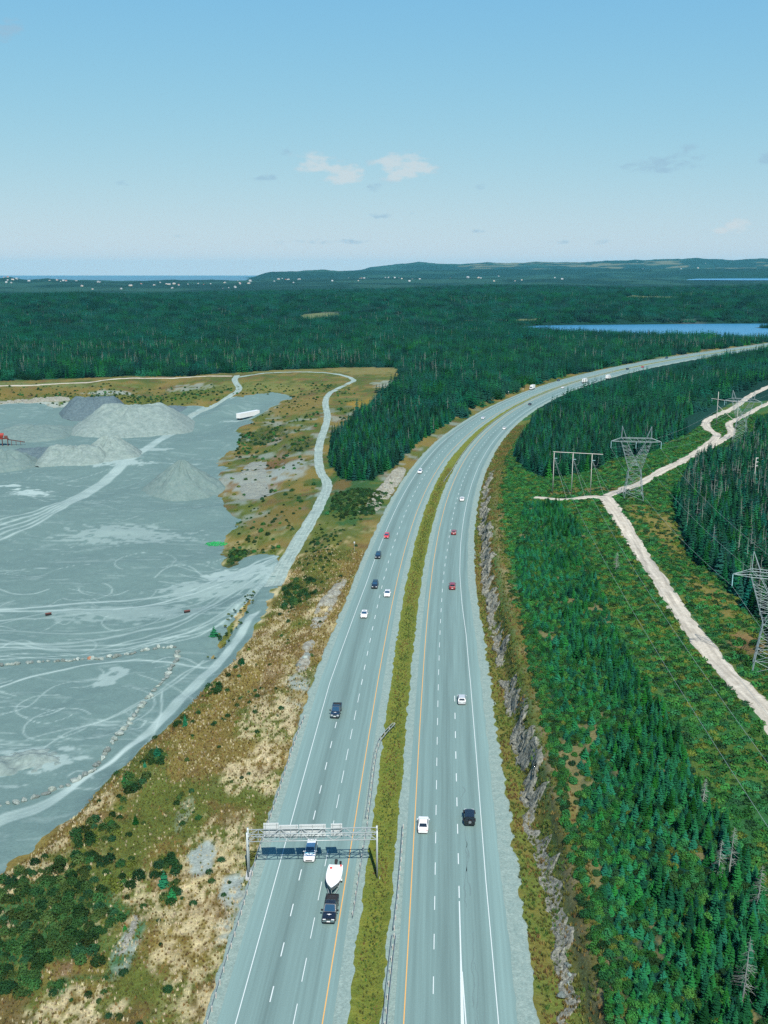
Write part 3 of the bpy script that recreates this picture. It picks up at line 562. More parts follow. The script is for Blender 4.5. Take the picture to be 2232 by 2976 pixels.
# ------------------------------------------------------------------ quarry floor, haul road, tracks
def line_sheet(name, P, hw, m, off=.1, nq=9, seed=1, wob=.8, crown=0.0, parent=None):
    P = np.array(P)[:, :2]; T = np.gradient(P, axis=0); T /= np.linalg.norm(T, axis=1)[:, None] + 1e-9; Nn = np.c_[T[:, 1], -T[:, 0]]
    s = np.r_[0, np.cumsum(np.hypot(*np.diff(P, axis=0).T))]; hwv = hw(s) if callable(hw) else np.full(len(s), hw)
    rows = []; ac = []
    for t in np.linspace(-1, 1, nq):
        wj = hwv + (fbm(s / 3.5, s * 0 + (t > 0) * 50, seed, 4, .65) - .5) * wob
        q = P + Nn * (wj * t)[:, None]; zz = ground_h(q[:, 0], q[:, 1]) + off
        if abs(t) > .9: zz = zz - off - .35
        rows.append(np.c_[q, zz]); ac.append(wj * t)
    V = np.stack(rows, 1).reshape(-1, 3); me = mesh_np(name, V, gridfaces(len(P), nq)); shade(me)
    attr_f(me, 'across', np.stack(ac, 1).ravel()); attr_f(me, 'along', np.repeat(s, nq))
    return obj(name, me, m, parent)
def track_mat(name, col, col2, ruts, amp):
    m = mat(name, col, rough=.95, var=.22, scale=.5, col2=col2, bump=.5, bscale=3.0, spec=.1); nt = m.node_tree; N = nt.nodes; L = nt.links; b = N['Principled BSDF']; src = b.inputs['Base Color'].links[0].from_socket
    ac = N.new('ShaderNodeAttribute'); ac.attribute_name = 'across'; al = N.new('ShaderNodeAttribute'); al.attribute_name = 'along'
    cv = N.new('ShaderNodeCombineXYZ'); mu = N.new('ShaderNodeMath'); mu.operation = 'MULTIPLY'; mu.inputs[1].default_value = .05; L.new(al.outputs['Fac'], mu.inputs[0]); mv = N.new('ShaderNodeMath'); mv.operation = 'MULTIPLY'; mv.inputs[1].default_value = ruts; L.new(ac.outputs['Fac'], mv.inputs[0])
    L.new(mv.outputs[0], cv.inputs[0]); L.new(mu.outputs[0], cv.inputs[1]); nz = N.new('ShaderNodeTexNoise'); nz.inputs['Scale'].default_value = 1; nz.inputs['Detail'].default_value = 4; L.new(cv.outputs[0], nz.inputs['Vector'])
    mr = N.new('ShaderNodeMapRange'); L.new(nz.outputs[0], mr.inputs[0]); mr.inputs[1].default_value = .3; mr.inputs[2].default_value = .7; mr.inputs[3].default_value = 1 - amp; mr.inputs[4].default_value = 1 + amp
    cc = N.new('ShaderNodeCombineXYZ'); [L.new(mr.outputs[0], cc.inputs[i]) for i in range(3)]; mx = N.new('ShaderNodeMix'); mx.data_type = 'RGBA'; mx.blend_type = 'MULTIPLY'; mx.inputs[0].default_value = 1
    L.new(src, mx.inputs[6]); L.new(cc.outputs[0], mx.inputs[7]); L.new(mx.outputs[2], b.inputs['Base Color']); return m
M_haul = track_mat('haul_road_gravel', (.21, .285, .26), (.31, .39, .35), 1.6, .18)
M_sand = track_mat('sandy_track', (.40, .365, .295), (.50, .465, .385), .9, .3)

def quarry_tracks():
    T = []; rj = np.random.default_rng(15)
    def t(pts, w, a, z=-7): T.append((spline([D(x, y, z) for x, y in pts], 8), w, a))
    for k in range(5): t([(505 - k, 862 + 2 * k), (440, 888 + k * 2), (400, 912 + 3 * k), (300, 985 + 3 * k), (200, 1050 + 4 * k), (100, 1108 + 6 * k), (0, 1135 + 9 * k), (-150, 1180 + 12 * k), (-500, 1290 + 26 * k)], 1.3, .55)
    for k in range(7): j = rj.normal(0, 5, 7); t([(600, 1222 + 4 * k), (540, 1240 + 7 * k + j[0] * .3), (480, 1258 + 9 * k + j[1] * .6), (400, 1280 + 13 * k + j[2]), (280, 1300 + 14 * k + j[3] * 1.5), (120, 1305 + 15 * k + j[4] * 2.2), (-100, 1300 + 16 * k + j[5] * 3), (-500, 1290 + 20 * k + j[6] * 5)], rj.uniform(.5, 1.5), rj.uniform(.3, .7))
    for k in range(5): j = rj.normal(0, 4, 7); t([(590, 1245 + 4 * k), (545, 1290 + 6 * k), (480, 1345 + 6 * k + j[0] * .6), (400, 1380 + 4 * k + j[1]), (300, 1394 + 3 * k + j[2]), (150, 1400 + 4 * k + j[3] * 1.6), (-100, 1405 + 7 * k + j[4] * 2), (-500, 1420 + 12 * k + j[5] * 4)], rj.uniform(.4, 1.0), rj.uniform(.25, .6))
    for k in range(7): t([(560 - 3 * k, 1345 + k), (500 - 4 * k, 1422 + k), (420 - 5 * k, 1504 + k), (330 - 4 * k, 1592 + k), (230 - 3 * k, 1660 + 2 * k), (100, 1733 + 3 * k), (0, 1766 + 3 * k), (-150, 1820 + 3 * k), (-450, 1935 + 4 * k)], rj.uniform(.4, .9), rj.uniform(.2, .55))
    t([(450, 1450), (300, 1418 + 20), (200, 1440), (100, 1460), (0, 1490)], .7, .7); t([(460, 1430), (400, 1460), (330, 1510), (200, 1570), (60, 1600)], .5, .45); t([(440, 1435), (370, 1490), (280, 1540), (150, 1590), (30, 1660)], .5, .45)
    t([(300, 1470), (390, 1500), (420, 1560), (360, 1600)], .4, .4); t([(350, 1500), (345, 1560), (300, 1660), (240, 1720)], .45, .5); t([(250, 1470), (130, 1480), (60, 1530), (0, 1550)], .4, .4)
    r = np.random.default_rng(5)
    for k in range(120):      # wandering single passes
        x0 = r.uniform(-150, 470); y0 = r.uniform(1000, 1710)
        if x0 > 480 - (y0 - 1200) * .45 and y0 > 1350: x0 = r.uniform(-100, 250)
        n = 5; ang = r.normal(0, .22); dx = r.uniform(20, 70); pts = []; cv = r.normal(0, 6)
        for i in range(n): pts.append((x0 + dx * i * .6, y0 + math.tan(ang) * dx * i * .35 + cv * (i - 2) ** 2 * .35))
        pts = [p for p in pts if p[0] < 600 - max(0, (p[1] - 1250)) * .75]
        if len(pts) > 2: t(pts, r.uniform(.25, .6), r.uniform(.15, .5))
    for k in range(14):       # turning circles
        c = D(r.uniform(0, 430), r.choice([r.uniform(1180, 1400), r.uniform(1440, 1600)]), -7); R = r.uniform(4, 11); a0 = r.uniform(0, 6); an = np.linspace(a0, a0 + r.uniform(2, 5.5), 24)
        if c[0] > D(430, 1350, -7)[0]: continue
        T.append((np.c_[c[0] + R * np.cos(an), c[1] + R * np.sin(an) * 1.1, an * 0], .4, .4))
    return T
def build_quarry():
    xs = np.arange(-190, -12, .5); ys = np.concatenate([np.arange(140, 330, .62), np.arange(330, 500, 1.3), np.arange(500, 830, 2.4)])
    X, Y = np.meshgrid(xs, ys); X = X * np.interp(Y, [140, 300, 830], [.62, 1.0, 2.1]); x = X.ravel(); y = Y.ravel()
    sd = sdf(x, y, QF) + (fbm(x / 5, y / 5, 101, 4) - .5) * 6 + (fbm(x / 22, y / 22, 106, 3) - .5) * np.interp(y, [300, 450], [0, 26]); isl = sdf(x, y, ISLAND) + (fbm(x / 3, y / 3, 102, 3) - .5) * 3
    s = np.minimum(sd, -isl)
    z = ground_h(x, y) + .10 + np.minimum(0, s) * .35
    keep = (s > -3).reshape(X.shape); fm = keep[:-1, :-1] | keep[1:, 1:] | keep[1:, :-1] | keep[:-1, 1:]
    dust = np.zeros(len(x))
    for L, w, a in quarry_tracks():
        lo = L[:, :2].min(0) - 4; hi = L[:, :2].max(0) + 4; i = np.where((x > lo[0]) & (x < hi[0]) & (y > lo[1]) & (y < hi[1]))[0]
        if len(i) == 0: continue
        d = pdist(x[i], y[i], L); al = .45 + .9 * fbm(x[i] / 6, y[i] / 6, 103, 3)
        dust[i] = 1 - (1 - dust[i]) * (1 - np.clip(a * 1.2 * al * np.exp(-(d / (w * .55)) ** 2), 0, .95))
    str_ = fbm(x / 9, y / 2.0, 104, 5, .62); dust = 1 - (1 - dust) * (1 - smooth(.60, .72, str_) * .16)
    for px, py, rx, ry, a in [(530, 1252, 13, 8, .6), (440, 1282, 16, 9, .4), (300, 1330, 30, 8, .3), (80, 1645, 9, 7, .55), (240, 1468, 3.5, 6, .5), (60, 1070, 10, 9, .8), (20, 1055, 6, 4, .8), (250, 1010, 20, 8, .6), (270, 1160, 26, 14, .35), (470, 880, 14, 12, .6), (540, 915, 16, 8, .45), (100, 1000, 20, 10, .4), (330, 980, 10, 6, .5)]:
        dust = np.maximum(dust, ellw(x, y, px, py, -7, rx, ry, fbm(x / 3, y / 2, 105, 4)) * a)
    V, F, (du, ss) = compact(np.c_[x, y, z], gridfaces(len(ys), len(xs), fm), (dust, s))
    me = mesh_np('quarry_floor', V, F); shade(me); attr_f(me, 'dust', du)
    m = mat('quarry_dust', (.116, .190, .180), rough=.95, var=.15, scale=.5, col2=(.128, .205, .193), bump=.5, bscale=2.2, spec=.1); nt = m.node_tree; N = nt.nodes; L = nt.links; b = N['Principled BSDF']; src = b.inputs['Base Color'].links[0].from_socket
    at = N.new('ShaderNodeAttribute'); at.attribute_name = 'dust'; mx = N.new('ShaderNodeMix'); mx.data_type = 'RGBA'; L.new(at.outputs['Fac'], mx.inputs[0]); L.new(src, mx.inputs[6]); mx.inputs[7].default_value = (.27, .345, .325, 1); L.new(mx.outputs[2], b.inputs['Base Color'])
    tag(obj('quarry_floor', me, m), 'flat blue grey gravel yard of the quarry streaked with pale wheel tracks', 'quarry', kind='structure'); return m
M_quarry = build_quarry()
tag(line_sheet('haul_road', HAULUP, lambda s: np.interp(s, [0, 60, 150, 600], [3.6, 3.2, 2.7, 2.7]), M_haul, seed=111, off=.12), 'winding grey gravel haul road climbing along the quarry edge', 'road', kind='structure')
HAULB = resample(spline([D(*p) for p in [(512,811,4.3),(507,822,4),(516,836,3),(510,850,1.4),(480,868,-1.5),(445,885,-4.5),(415,903,-6.4),(385,925,-7)]], 10), 2.0)
tag(line_sheet('haul_road', HAULB, 3.0, M_haul, seed=113, off=.2), 'steep gravel spur dropping from the rim track into the quarry', 'road', kind='structure')
for nm, L_, hw, lab in [('dirt_track', 0, 3.0, 'wide pale sandy track beside the power lines'), ('dirt_track', 1, 2.2, 'short pale track leading to the three pole frame'), ('dirt_track', 2, 2.9, 'pale winding track running under the far lattice tower'), ('dirt_track', 3, 2.6, 'second pale track rejoining beyond the far lattice tower'), ('dirt_track', 4, 2.2, 'thin gravel track along the forest edge above the quarry')]:
    P = T_ALL[L_]
    tag(line_sheet(nm, P, hw if L_ not in (0,) else (lambda s: np.interp(s, [0, 40, 150, 260], [3.2, 3.0, 2.8, 4.2])), M_sand, seed=120 + L_, off=.14 + .02 * L_, wob=2.6), lab, 'track', kind='structure')
# ------------------------------------------------------------------ rock cut, outcrops, stock piles, boulders
M_rock = mat('cut_rock', (.10, .106, .085), rough=.95, var=.6, scale=1.6, col2=(.285, .29, .24), bump=1.0, bscale=2.2, spec=.15)
M_rockw = mat('outcrop_rock', (.32, .335, .285), rough=.92, var=.45, scale=1.0, col2=(.20, .19, .145), bump=1.0, bscale=2.5, spec=.15)
def cells(x, y, sc, seed):
    """blocky random steps with uneven joints"""
    wx = x / sc + (fbm(x / sc * .9, y / sc * .9, seed + 5, 2) - .5) * 1.1; wy = y / sc + (fbm(x / sc * .9 + 30, y / sc * .9, seed + 6, 2) - .5) * 1.1
    return hsh(np.floor(wx), np.floor(wy), seed)
def rock_cut():
    ys = np.arange(98, 476, .36); nq = 34; s = ys; rows = []
    cut0 = np.interp(ys, [0, 110, 330, 420, 520], [4.4, 4.2, 3.2, 2.6, 2.0])
    n1 = fbm(s / 11, s * 0, 140, 3); n2 = fbm(s / 3, s * 0 + 7, 146, 3)
    amp = np.interp(ys, [98, 108, 116, 126, 133, 140, 152, 165, 440, 476], [0, .15, .3, .35, .12, .12, .2, .65, 1, .1]) * smooth(.25, .5, fbm(s / 6, s * 0 + 3, 149, 3)) * (.6 + .5 * n1)
    q0 = qGR(ys) + cut0 - .9 + (n2 - .5) * 2.2 + (n1 - .5) * 1.5; wid = (1.9 + 2.6 * n1 + (n2 - .5) * 1.6) * np.interp(ys, [98, 120, 160], [.5, .75, 1])
    for k, t in enumerate(np.linspace(0, 1, nq)):
        q = q0 + t * wid; x, y = road_pt(ys, q); w = t * wid
        bl = cells(s, w, 2.3, 141) * .8 + cells(s, w * 1.2, 1.05, 142) * .75 + cells(s, w, .55, 145) * .5
        fr = vnoise(s * 2.6, w * 2.6, 147) * .35
        env = min(1.0, 4.5 * t, 5 * (1 - t)) * amp
        z = ground_h(x, y) + env * (bl * 1.0 + fr - .3) - .2 * (1 - min(1.0, 4.5 * t, 5 * (1 - t)))
        x = x - env * (cells(s, w * 1.1, .95, 143) - .2) * 1.2
        rows.append(np.c_[x, y + (cells(s, w, .7, 144) - .5) * .4, z])
    V = np.stack(rows, 1).reshape(-1, 3); me = mesh_np('rock_cut', V, gridfaces(len(ys), nq))
    return tag(obj('rock_cut', me, M_rock), 'jagged grey blasted rock face along the outbound shoulder', 'rock face', kind='structure')
rock_cut()
def outcrop(line, hw, hgt, label, seed, m=M_rockw):
    P = resample(spline([D(*p) for p in line], 10), .45); T = np.gradient(P[:, :2], axis=0); T /= np.linalg.norm(T, axis=1)[:, None]; Nn = np.c_[T[:, 1], -T[:, 0]]; n = len(P); s = np.arange(n) * .45; rows = []
    for t in np.linspace(-1, 1, 17):
        gap = smooth(.28, .5, fbm(s / 6, s * 0 + t * .6, seed + 3, 3)) * np.sin(np.pi * np.linspace(0.02, .98, n)) ** .5
        q = P[:, :2] + Nn * (hw * t * (.7 + .5 * gap))[:, None]; env = (1 - t * t) ** .7 * gap
        bl = cells(s, t * hw, 1.3, seed) + .5 * cells(s, t * hw, .6, seed + 1)
        rows.append(np.c_[q[:, 0], q[:, 1], ground_h(q[:, 0], q[:, 1]) - .25 + env * (.25 + hgt * bl)])
    me = mesh_np('rock_outcrop', np.stack(rows, 1).reshape(-1, 3), gridfaces(n, 17))
    return tag(obj('rock_outcrop', me, m), label, 'rock outcrop')
outcrop([(868,1002,2),(852,1025,2),(825,1062,2),(800,1098,1.5)], 3.4, 1.3, 'pale ribbed rock outcrop beside the oncoming lanes below the spruce edge', 151)
outcrop([(742,1240,1),(722,1270,1),(700,1310,.8),(680,1350,.6)], 2.2, .9, 'broken pale rock line on the grass bank above the oncoming lanes', 155)
outcrop([(672,1375,.6),(660,1412,.4),(650,1450,.3)], 1.6, .8, 'small pale rocks under the dry bank near the guardrail start', 159)
outcrop([(300,1960,-.7),(285,2010,-.7),(265,2060,-.7),(258,2085,-.7)], .7, .3, 'crumbled pale stone patch among bushes at the foot of the bank', 163)
outcrop([(560,1000,-4.5),(545,1040,-5.5),(560,1075,-5.5),(600,1060,-4)], 6.0, 1.2, 'rubble heap of grey stones between quarry yard and haul road', 167, mat('rubble', (.185, .21, .185), rough=.95, var=.5, scale=.8, bump=.8, bscale=2.0))
outcrop([(150,862,-1),(60,872,-3),(-40,876,-4)], 9.0, 1.5, 'pale broken stone slope under the quarry rim', 171, M_rockw)

M_pile = mat('stockpile_gravel', (.12, .185, .175), rough=.95, var=.2, scale=.5, col2=(.16, .225, .21), bump=.6, bscale=2.5, spec=.1)
M_pile2 = mat('stockpile_pale_gravel', (.16, .22, .205), rough=.95, var=.28, scale=.3, col2=(.225, .29, .268), bump=.7, bscale=1.8, spec=.1)
M_pile3 = mat('stockpile_dark_gravel', (.075, .115, .13), rough=.95, var=.3, scale=.6, col2=(.11, .16, .175), bump=.9, bscale=1.8, spec=.1)
def pile(px, py, rx, ry, h, rot, seed, label, m, pow_=1.0, ridge=0.0, flat=1.0, z0=-7):
    c = D(px, py, z0); nr, na = 34, 72; R = np.linspace(0, 1.08, nr); A = np.linspace(0, 2 * np.pi, na, endpoint=False); RR, AA = np.meshgrid(R, A, indexing='ij')
    lob = 1 + .16 * (fbm(np.cos(AA) * 1.4 + 9, np.sin(AA) * 1.4 + 9, seed, 3) - .5) * 2
    lx = RR * np.cos(AA) * rx * lob; ly = RR * np.sin(AA) * ry * lob
    ra = np.abs(lx) / rx; rr = np.sqrt((np.maximum(0, np.abs(lx) - ridge * rx) / (rx * (1 - ridge) + 1e-6)) ** 2 + (ly / ry) ** 2) / lob.clip(.8, 1.2)
    prof = np.minimum(np.clip(1.02 - rr, 0, 1) ** pow_, flat)
    gul = 1 + (fbm(AA * 5, RR * 1.2, seed + 3, 3) - .5) * .45 * np.sin(np.pi * np.clip(RR, 0, 1))
    zz = h * prof * gul + (fbm(lx / 2.5, ly / 2.5, seed + 7, 3) - .5) * 1.6 * (prof > .02) - .5 * (RR > 1.0)
    cs, sn = math.cos(rot), math.sin(rot); x = c[0] + lx * cs - ly * sn; y = c[1] + lx * sn + ly * cs
    z = ground_h(x.ravel(), y.ravel()).reshape(x.shape) * .25 + z0 * .75 + .05 + zz
    i = np.arange(nr - 1)[:, None] * na + np.arange(na)[None]; j = np.arange(nr - 1)[:, None] * na + (np.arange(na)[None] + 1) % na
    F = np.stack([i, j, j + na, i + na], -1).reshape(-1, 4)
    me = mesh_np('gravel_pile', np.c_[(x - c[0]).ravel(), (y - c[1]).ravel(), (z - z0).ravel()], F); shade(me); me.materials.append(m)
    return tag(obj('gravel_pile', me, None, None, (c[0], c[1], z0)), label, 'gravel pile', 'gravel stockpiles in the quarry')
pile(395, 1062, 20, 22, 15, 0, 201, 'smooth conical blue grey gravel pile standing alone in the yard', M_pile)
pile(290, 925, 40, 46, 17, .1, 205, 'largest pale gravel mound with a flattened top in the quarry', M_pile2, 1.0, .35, .85)
pile(205, 897, 26, 30, 15, .2, 209, 'dark gravel mound behind the largest pale one', M_pile3, .9, .4, .8)
pile(240, 992, 20, 22, 12, .2, 213, 'pale streaked gravel pile in front of the largest mound', M_pile2, 1.0, .2)
pile(165, 1000, 22, 18, 10.5, -.1, 217, 'long low pale gravel pile with a dark crusted top', M_pile2, .9, .5, .8)
pile(95, 985, 22, 16, 5, .3, 221, 'dark rubble bank between the red plant and the pale piles', M_pile3, .9, .5, .9)
pile(15, 1005, 18, 20, 8, 0, 225, 'grey gravel pile beside the red crusher at the yard edge', M_pile, .9, .3)
pile(75, 940, 26, 30, 6, 0, 229, 'low grey bank dotted with small dark bushes behind the red plant', M_pile, .8, .4, .9)
pile(375, 893, 14, 20, 5, 0, 233, 'small dark gravel heap at the far end of the yard', M_pile3, 1.0, .3)
pile(60, 1650, 9, 5.5, 1.5, .1, 237, 'low pale dusty heap scraped up inside the boulder ring', M_pile2, .8, .5, .9)

M_bould = mat('boulder_stone', (.16, .205, .19), rough=.9, var=.4, scale=1.2, col2=(.29, .34, .31), bump=.8, bscale=4.0, rnd=.35, spec=.2)
M_boulr = mat('boulder_rusty', (.38, .19, .11), rough=.9, var=.3, scale=1.2, bump=.8, bscale=4.0)
def boulder_mesh(seed):
    r = random.Random(seed); bm = bmesh.new(); bmesh.ops.create_icosphere(bm, subdivisions=2, radius=1.0)
    for _ in range(9):      # cleave flat faces
        n = Vector((r.uniform(-1, 1), r.uniform(-1, 1), r.uniform(-.6, 1))).normalized(); d = r.uniform(.45, .8)
        for v in bm.verts:
            k = v.co.dot(n) - d
            if k > 0: v.co -= n * k
    for v in bm.verts: v.co += Vector((r.uniform(-1, 1), r.uniform(-1, 1), r.uniform(-1, 1))) * .035; v.co.z = v.co.z * .72
    me = bpy.data.meshes.new('boulder'); bm.to_mesh(me); bm.free(); return me
BM = [boulder_mesh(300 + i) for i in range(6)]; [b.materials.append(M_bould) for b in BM]
BMr = boulder_mesh(310); BMr.materials.append(M_boulr)
def boulders(line, n, label, group, smin, smax, red=(), seed=1, jit_=.6):
    P = spline([D(*p) for p in line], 20); d = np.r_[0, np.cumsum(np.hypot(*np.diff(P[:, :2], axis=0).T))]; r = random.Random(seed)
    for i in range(n):
        s = (i + r.uniform(-.3, .3) + .5) / n * d[-1]; x = float(np.interp(s, d, P[:, 0])) + r.uniform(-jit_, jit_) * .5; y = float(np.interp(s, d, P[:, 1])) + r.uniform(-jit_, jit_)
        sz = r.uniform(smin, smax); o = obj('boulder', BMr if i in red else BM[r.randrange(6)]); o.location = (x, y, float(ground_h(np.array([x]), np.array([y]))[0]) + sz * .30 + .08)
        o.rotation_euler = (r.uniform(-.25, .25), r.uniform(-.25, .25), r.uniform(0, 6.28)); o.scale = (sz * r.uniform(.9, 1.4), sz * r.uniform(.8, 1.1), sz * r.uniform(.8, 1.2))
        sw = ('small ' if sz < .65 else ('middling ' if sz < .8 else 'large ')) if n > 10 else ''; pw = ('' if n <= 10 else (', near the corner of the rows' if (i > n * .75 if n == 46 else i < n * .25) else (', near the yard middle' if n == 46 else ', along the haul road' if i > n * .6 else ', below the weedy strip')))
        tag(o, (sw + label + pw) if i not in red else 'rust red boulder in the straight boulder row across the quarry yard', 'boulder', (sw + group + pw).replace(',', '') if i not in red else 'rust red boulders in the straight row')
boulders([(-60,1446,-7),(0,1441,-7),(60,1438,-7),(130,1433,-7),(200,1427,-7),(300,1419,-7),(385,1411,-7)], 46, 'grey boulder in the straight row across the yard', 'boulders in the straight yard row', .5, .95, (25,), 1, .8)
boulders([(386,1414,-7),(380,1440,-7),(362,1470,-7),(335,1500,-7),(308,1530,-7),(270,1580,-7),(232,1632,-7),(215,1655,-7),(190,1680,-7),(150,1700,-7),(100,1718,-7),(50,1735,-7),(0,1745,-7),(-60,1762,-7)], 62, 'grey boulder in the curved row by the yard', 'boulders in the curved yard row', .5, .95, (), 2, .5)
boulders([(640,1435,.5),(655,1425,.5),(665,1405,.5)], 3, 'pale square boulder on the dry bank above the guardrail', 'pale boulders on the bank', .7, 1.0, (), 3)
boulders([(1232,2030,3.5),(1228,2080,3.5),(1215,2110,3)], 5, 'grey boulder at the foot of the rock cut near the gravel spill', 'boulders under the rock cut', .4, .8, (), 4, 1.0)

# ================================================================== VEGETATION
PROTO = {}
def scatter(name, label, cat, key, protos, P, rz, sc, idx, zs=None):
    """uncountable growth: prototypes set on points with geometry nodes"""
    if key not in PROTO:
        c = bpy.data.collections.new('growth_' + key)
        for i, me in enumerate(protos):
            o = bpy.data.objects.new('%s_form_%02d' % (key, i), me); c.objects.link(o)
        PROTO[key] = c
    me = bpy.data.meshes.new(name); me.vertices.add(len(P)); me.vertices.foreach_set('co', np.asarray(P, np.float32).ravel())
    a = me.attributes.new('idx', 'INT', 'POINT'); a.data.foreach_set('value', np.asarray(idx, np.int32))
    a = me.attributes.new('rot', 'FLOAT_VECTOR', 'POINT'); a.data.foreach_set('vector', np.c_[np.zeros(len(P)), np.zeros(len(P)), rz].astype(np.float32).ravel())
    a = me.attributes.new('scl', 'FLOAT_VECTOR', 'POINT'); a.data.foreach_set('vector', np.c_[sc, sc, sc if zs is None else zs].astype(np.float32).ravel())
    o = obj(name, me); tag(o, label, cat, kind='stuff')
    g = bpy.data.node_groups.new('scatter_' + name, 'GeometryNodeTree'); g.interface.new_socket('Geometry', in_out='INPUT', socket_type='NodeSocketGeometry'); g.interface.new_socket('Geometry', in_out='OUTPUT', socket_type='NodeSocketGeometry')
    N = g.nodes; L = g.links; gi = N.new('NodeGroupInput'); go = N.new('NodeGroupOutput'); ip = N.new('GeometryNodeInstanceOnPoints'); ci = N.new('GeometryNodeCollectionInfo')
    ci.inputs['Collection'].default_value = PROTO[key]; ci.inputs['Separate Children'].default_value = True; ci.inputs['Reset Children'].default_value = True; ip.inputs['Pick Instance'].default_value = True
    def na(nm, t):
        n = N.new('GeometryNodeInputNamedAttribute'); n.data_type = t; n.inputs[0].default_value = nm; return n.outputs[0]
    L.new(gi.outputs[0], ip.inputs['Points']); L.new(ci.outputs[0], ip.inputs['Instance']); L.new(na('idx', 'INT'), ip.inputs['Instance Index']); L.new(na('rot', 'FLOAT_VECTOR'), ip.inputs['Rotation']); L.new(na('scl', 'FLOAT_VECTOR'), ip.inputs['Scale']); L.new(ip.outputs[0], go.inputs[0])
    md = o.modifiers.new('scatter', 'NODES'); md.node_group = g; return o

M_spruce = mat('spruce_needles', (.005, .060, .035), rough=.9, rnd=.62, spec=.03, transl=.1)
M_spruce2 = mat('thicket_spruce_needles', (.011, .088, .038), rough=.9, rnd=.6, spec=.03, transl=.12)
M_fir = mat('young_fir_needles', (.014, .118, .052), rough=.85, rnd=.55, spec=.04, transl=.15)
M_spruce3 = mat('far_spruce_needles', (.009, .050, .036), rough=.9, rnd=.62, spec=.03, transl=.1)
M_bark = mat('bark', (.11, .095, .08), rough=.95)
M_snag = mat('dead_wood', (.23, .26, .23), rough=.95, rnd=.3)
M_leaf = mat('shrub_leaves', (.032, .160, .042), rough=.8, rnd=.42, spec=.06, transl=.2)
M_leafb = mat('bank_shrub_leaves', (.036, .094, .026), rough=.8, rnd=.5, spec=.05, transl=.2)
M_leafd = mat('dark_shrub_leaves', (.020, .070, .024), rough=.8, rnd=.4, spec=.06, transl=.15)
M_leafy = mat('yellowing_shrub_leaves', (.115, .165, .030), rough=.8, rnd=.2, spec=.06, transl=.2)

def spruce_arrays(seed, h, r, nw, nb, wide=.30, base=.06):
    g = np.random.default_rng(seed); V = []; F = []
    for k in range(nw):
        t = base + (1 - base) * (k + .3 * g.random()) / nw; z = h * t; L0 = r * (1 - t) ** .82 * 1.04 + .12 * r * (1 - t)
        n = max(4, int(round(nb * (1 - .45 * t)))); a0 = g.random() * 6.28
        for j in range(n):
            a = a0 + 6.283 * (j + g.uniform(-.28, .28)) / n; L = L0 * g.uniform(.72, 1.15); dr = g.uniform(.10, .28); w = L * wide * g.uniform(.8, 1.2) + .05 * r
            ca, sa = math.cos(a), math.sin(a); i = len(V); zz = z + g.uniform(-.5, .5) * h / nw * .6
            def P(d, s, dz): V.append((ca * d - sa * s, sa * d + ca * s, zz + dz))
            P(0, 0, h * .035); P(L * .55, -w, -L * (dr + .18)); P(L * .5, 0, -L * dr * .35 + .02 * h); P(L * .55, w, -L * (dr + .18)); P(L, 0, -L * dr * .9)
            F += [(i, i + 1, i + 2), (i, i + 2, i + 3), (i + 1, i + 4, i + 2), (i + 2, i + 4, i + 3)]
    i = len(V); V += [(0, 0, h * 1.03), (.05 * r, 0, h * .9), (-.03 * r, .05 * r, h * .9), (-.03 * r, -.05 * r, h * .9)]; F += [(i, i + 1, i + 2), (i, i + 2, i + 3), (i, i + 3, i + 1)]
    return np.array(V), np.array(F)
def trunk_arrays(h, r, n=5):
    V = [(r * math.cos(6.283 * i / n), r * math.sin(6.283 * i / n), -.4) for i in range(n)] + [(r * .3 * math.cos(6.283 * i / n), r * .3 * math.sin(6.283 * i / n), h * .92) for i in range(n)]
    return np.array(V), np.array([(i, (i + 1) % n, n + (i + 1) % n, n + i) for i in range(n)])
def tree_forms(key, n, h, r, nw, nb, ms):
    out = []
    for s in range(n):
        m = ms[s % len(ms)] if isinstance(ms, list) else ms
        hh = h * (.85 + .3 * s / max(1, n - 1)); V, F = spruce_arrays(500 + s * 7 + hash(key) % 1, hh, r * (.85 + .3 * ((s * 2) % n) / n), nw, nb)
        cm = mesh_np('crown', V, F); cm.materials.append(m); TV, TF = trunk_arrays(hh, .022 * hh); tm = mesh_np('trunk', TV, TF); tm.materials.append(M_bark)
        jm = mesh_np('tree_form', np.vstack([V, TV]), [F, TF + len(V)]); jm.materials.append(m); jm.materials.append(M_bark); mi = np.zeros(len(F) + len(TF), np.int32); mi[len(F):] = 1; jm.polygons.foreach_set('material_index', mi)
        out.append((cm, tm, jm, hh))
    return out
SPR = tree_forms('spruce', 6, 4.3, 1.08, 12, 9, M_spruce2); FIR = tree_forms('fir', 5, 2.2, .92, 9, 8, M_fir)
TALL = tree_forms('tall', 5, 7.4, 1.75, 12, 8, [M_spruce, M_spruce3, M_spruce, M_spruce2, M_spruce3])
def clump(seed, n, R, h, r, nw, nb, m, hv=.3):
    g = np.random.default_rng(seed); Vs = []; Fs = []; o = 0
    for i in range(n):
        a = i * 2.39996 + g.uniform(-.4, .4); d = R * math.sqrt((i + .5) / n) * g.uniform(.85, 1.15); hh = h * g.uniform(1 - hv, 1 + hv)
        V, F = spruce_arrays(seed * 97 + i, hh, r * g.uniform(.8, 1.2), nw, nb, .42); V = V + [d * math.cos(a), d * math.sin(a), -.2]; Vs.append(V); Fs.append(F + o); o += len(V)
    me = mesh_np('tree_clump', np.vstack(Vs), np.vstack(Fs)); me.materials.append(m); return me
CL2 = [clump(700 + i, 9, 5.2, 8.0, 2.0, 6, 6, [M_spruce, M_spruce3, M_spruce, M_spruce2, M_spruce3][i]) for i in range(5)]
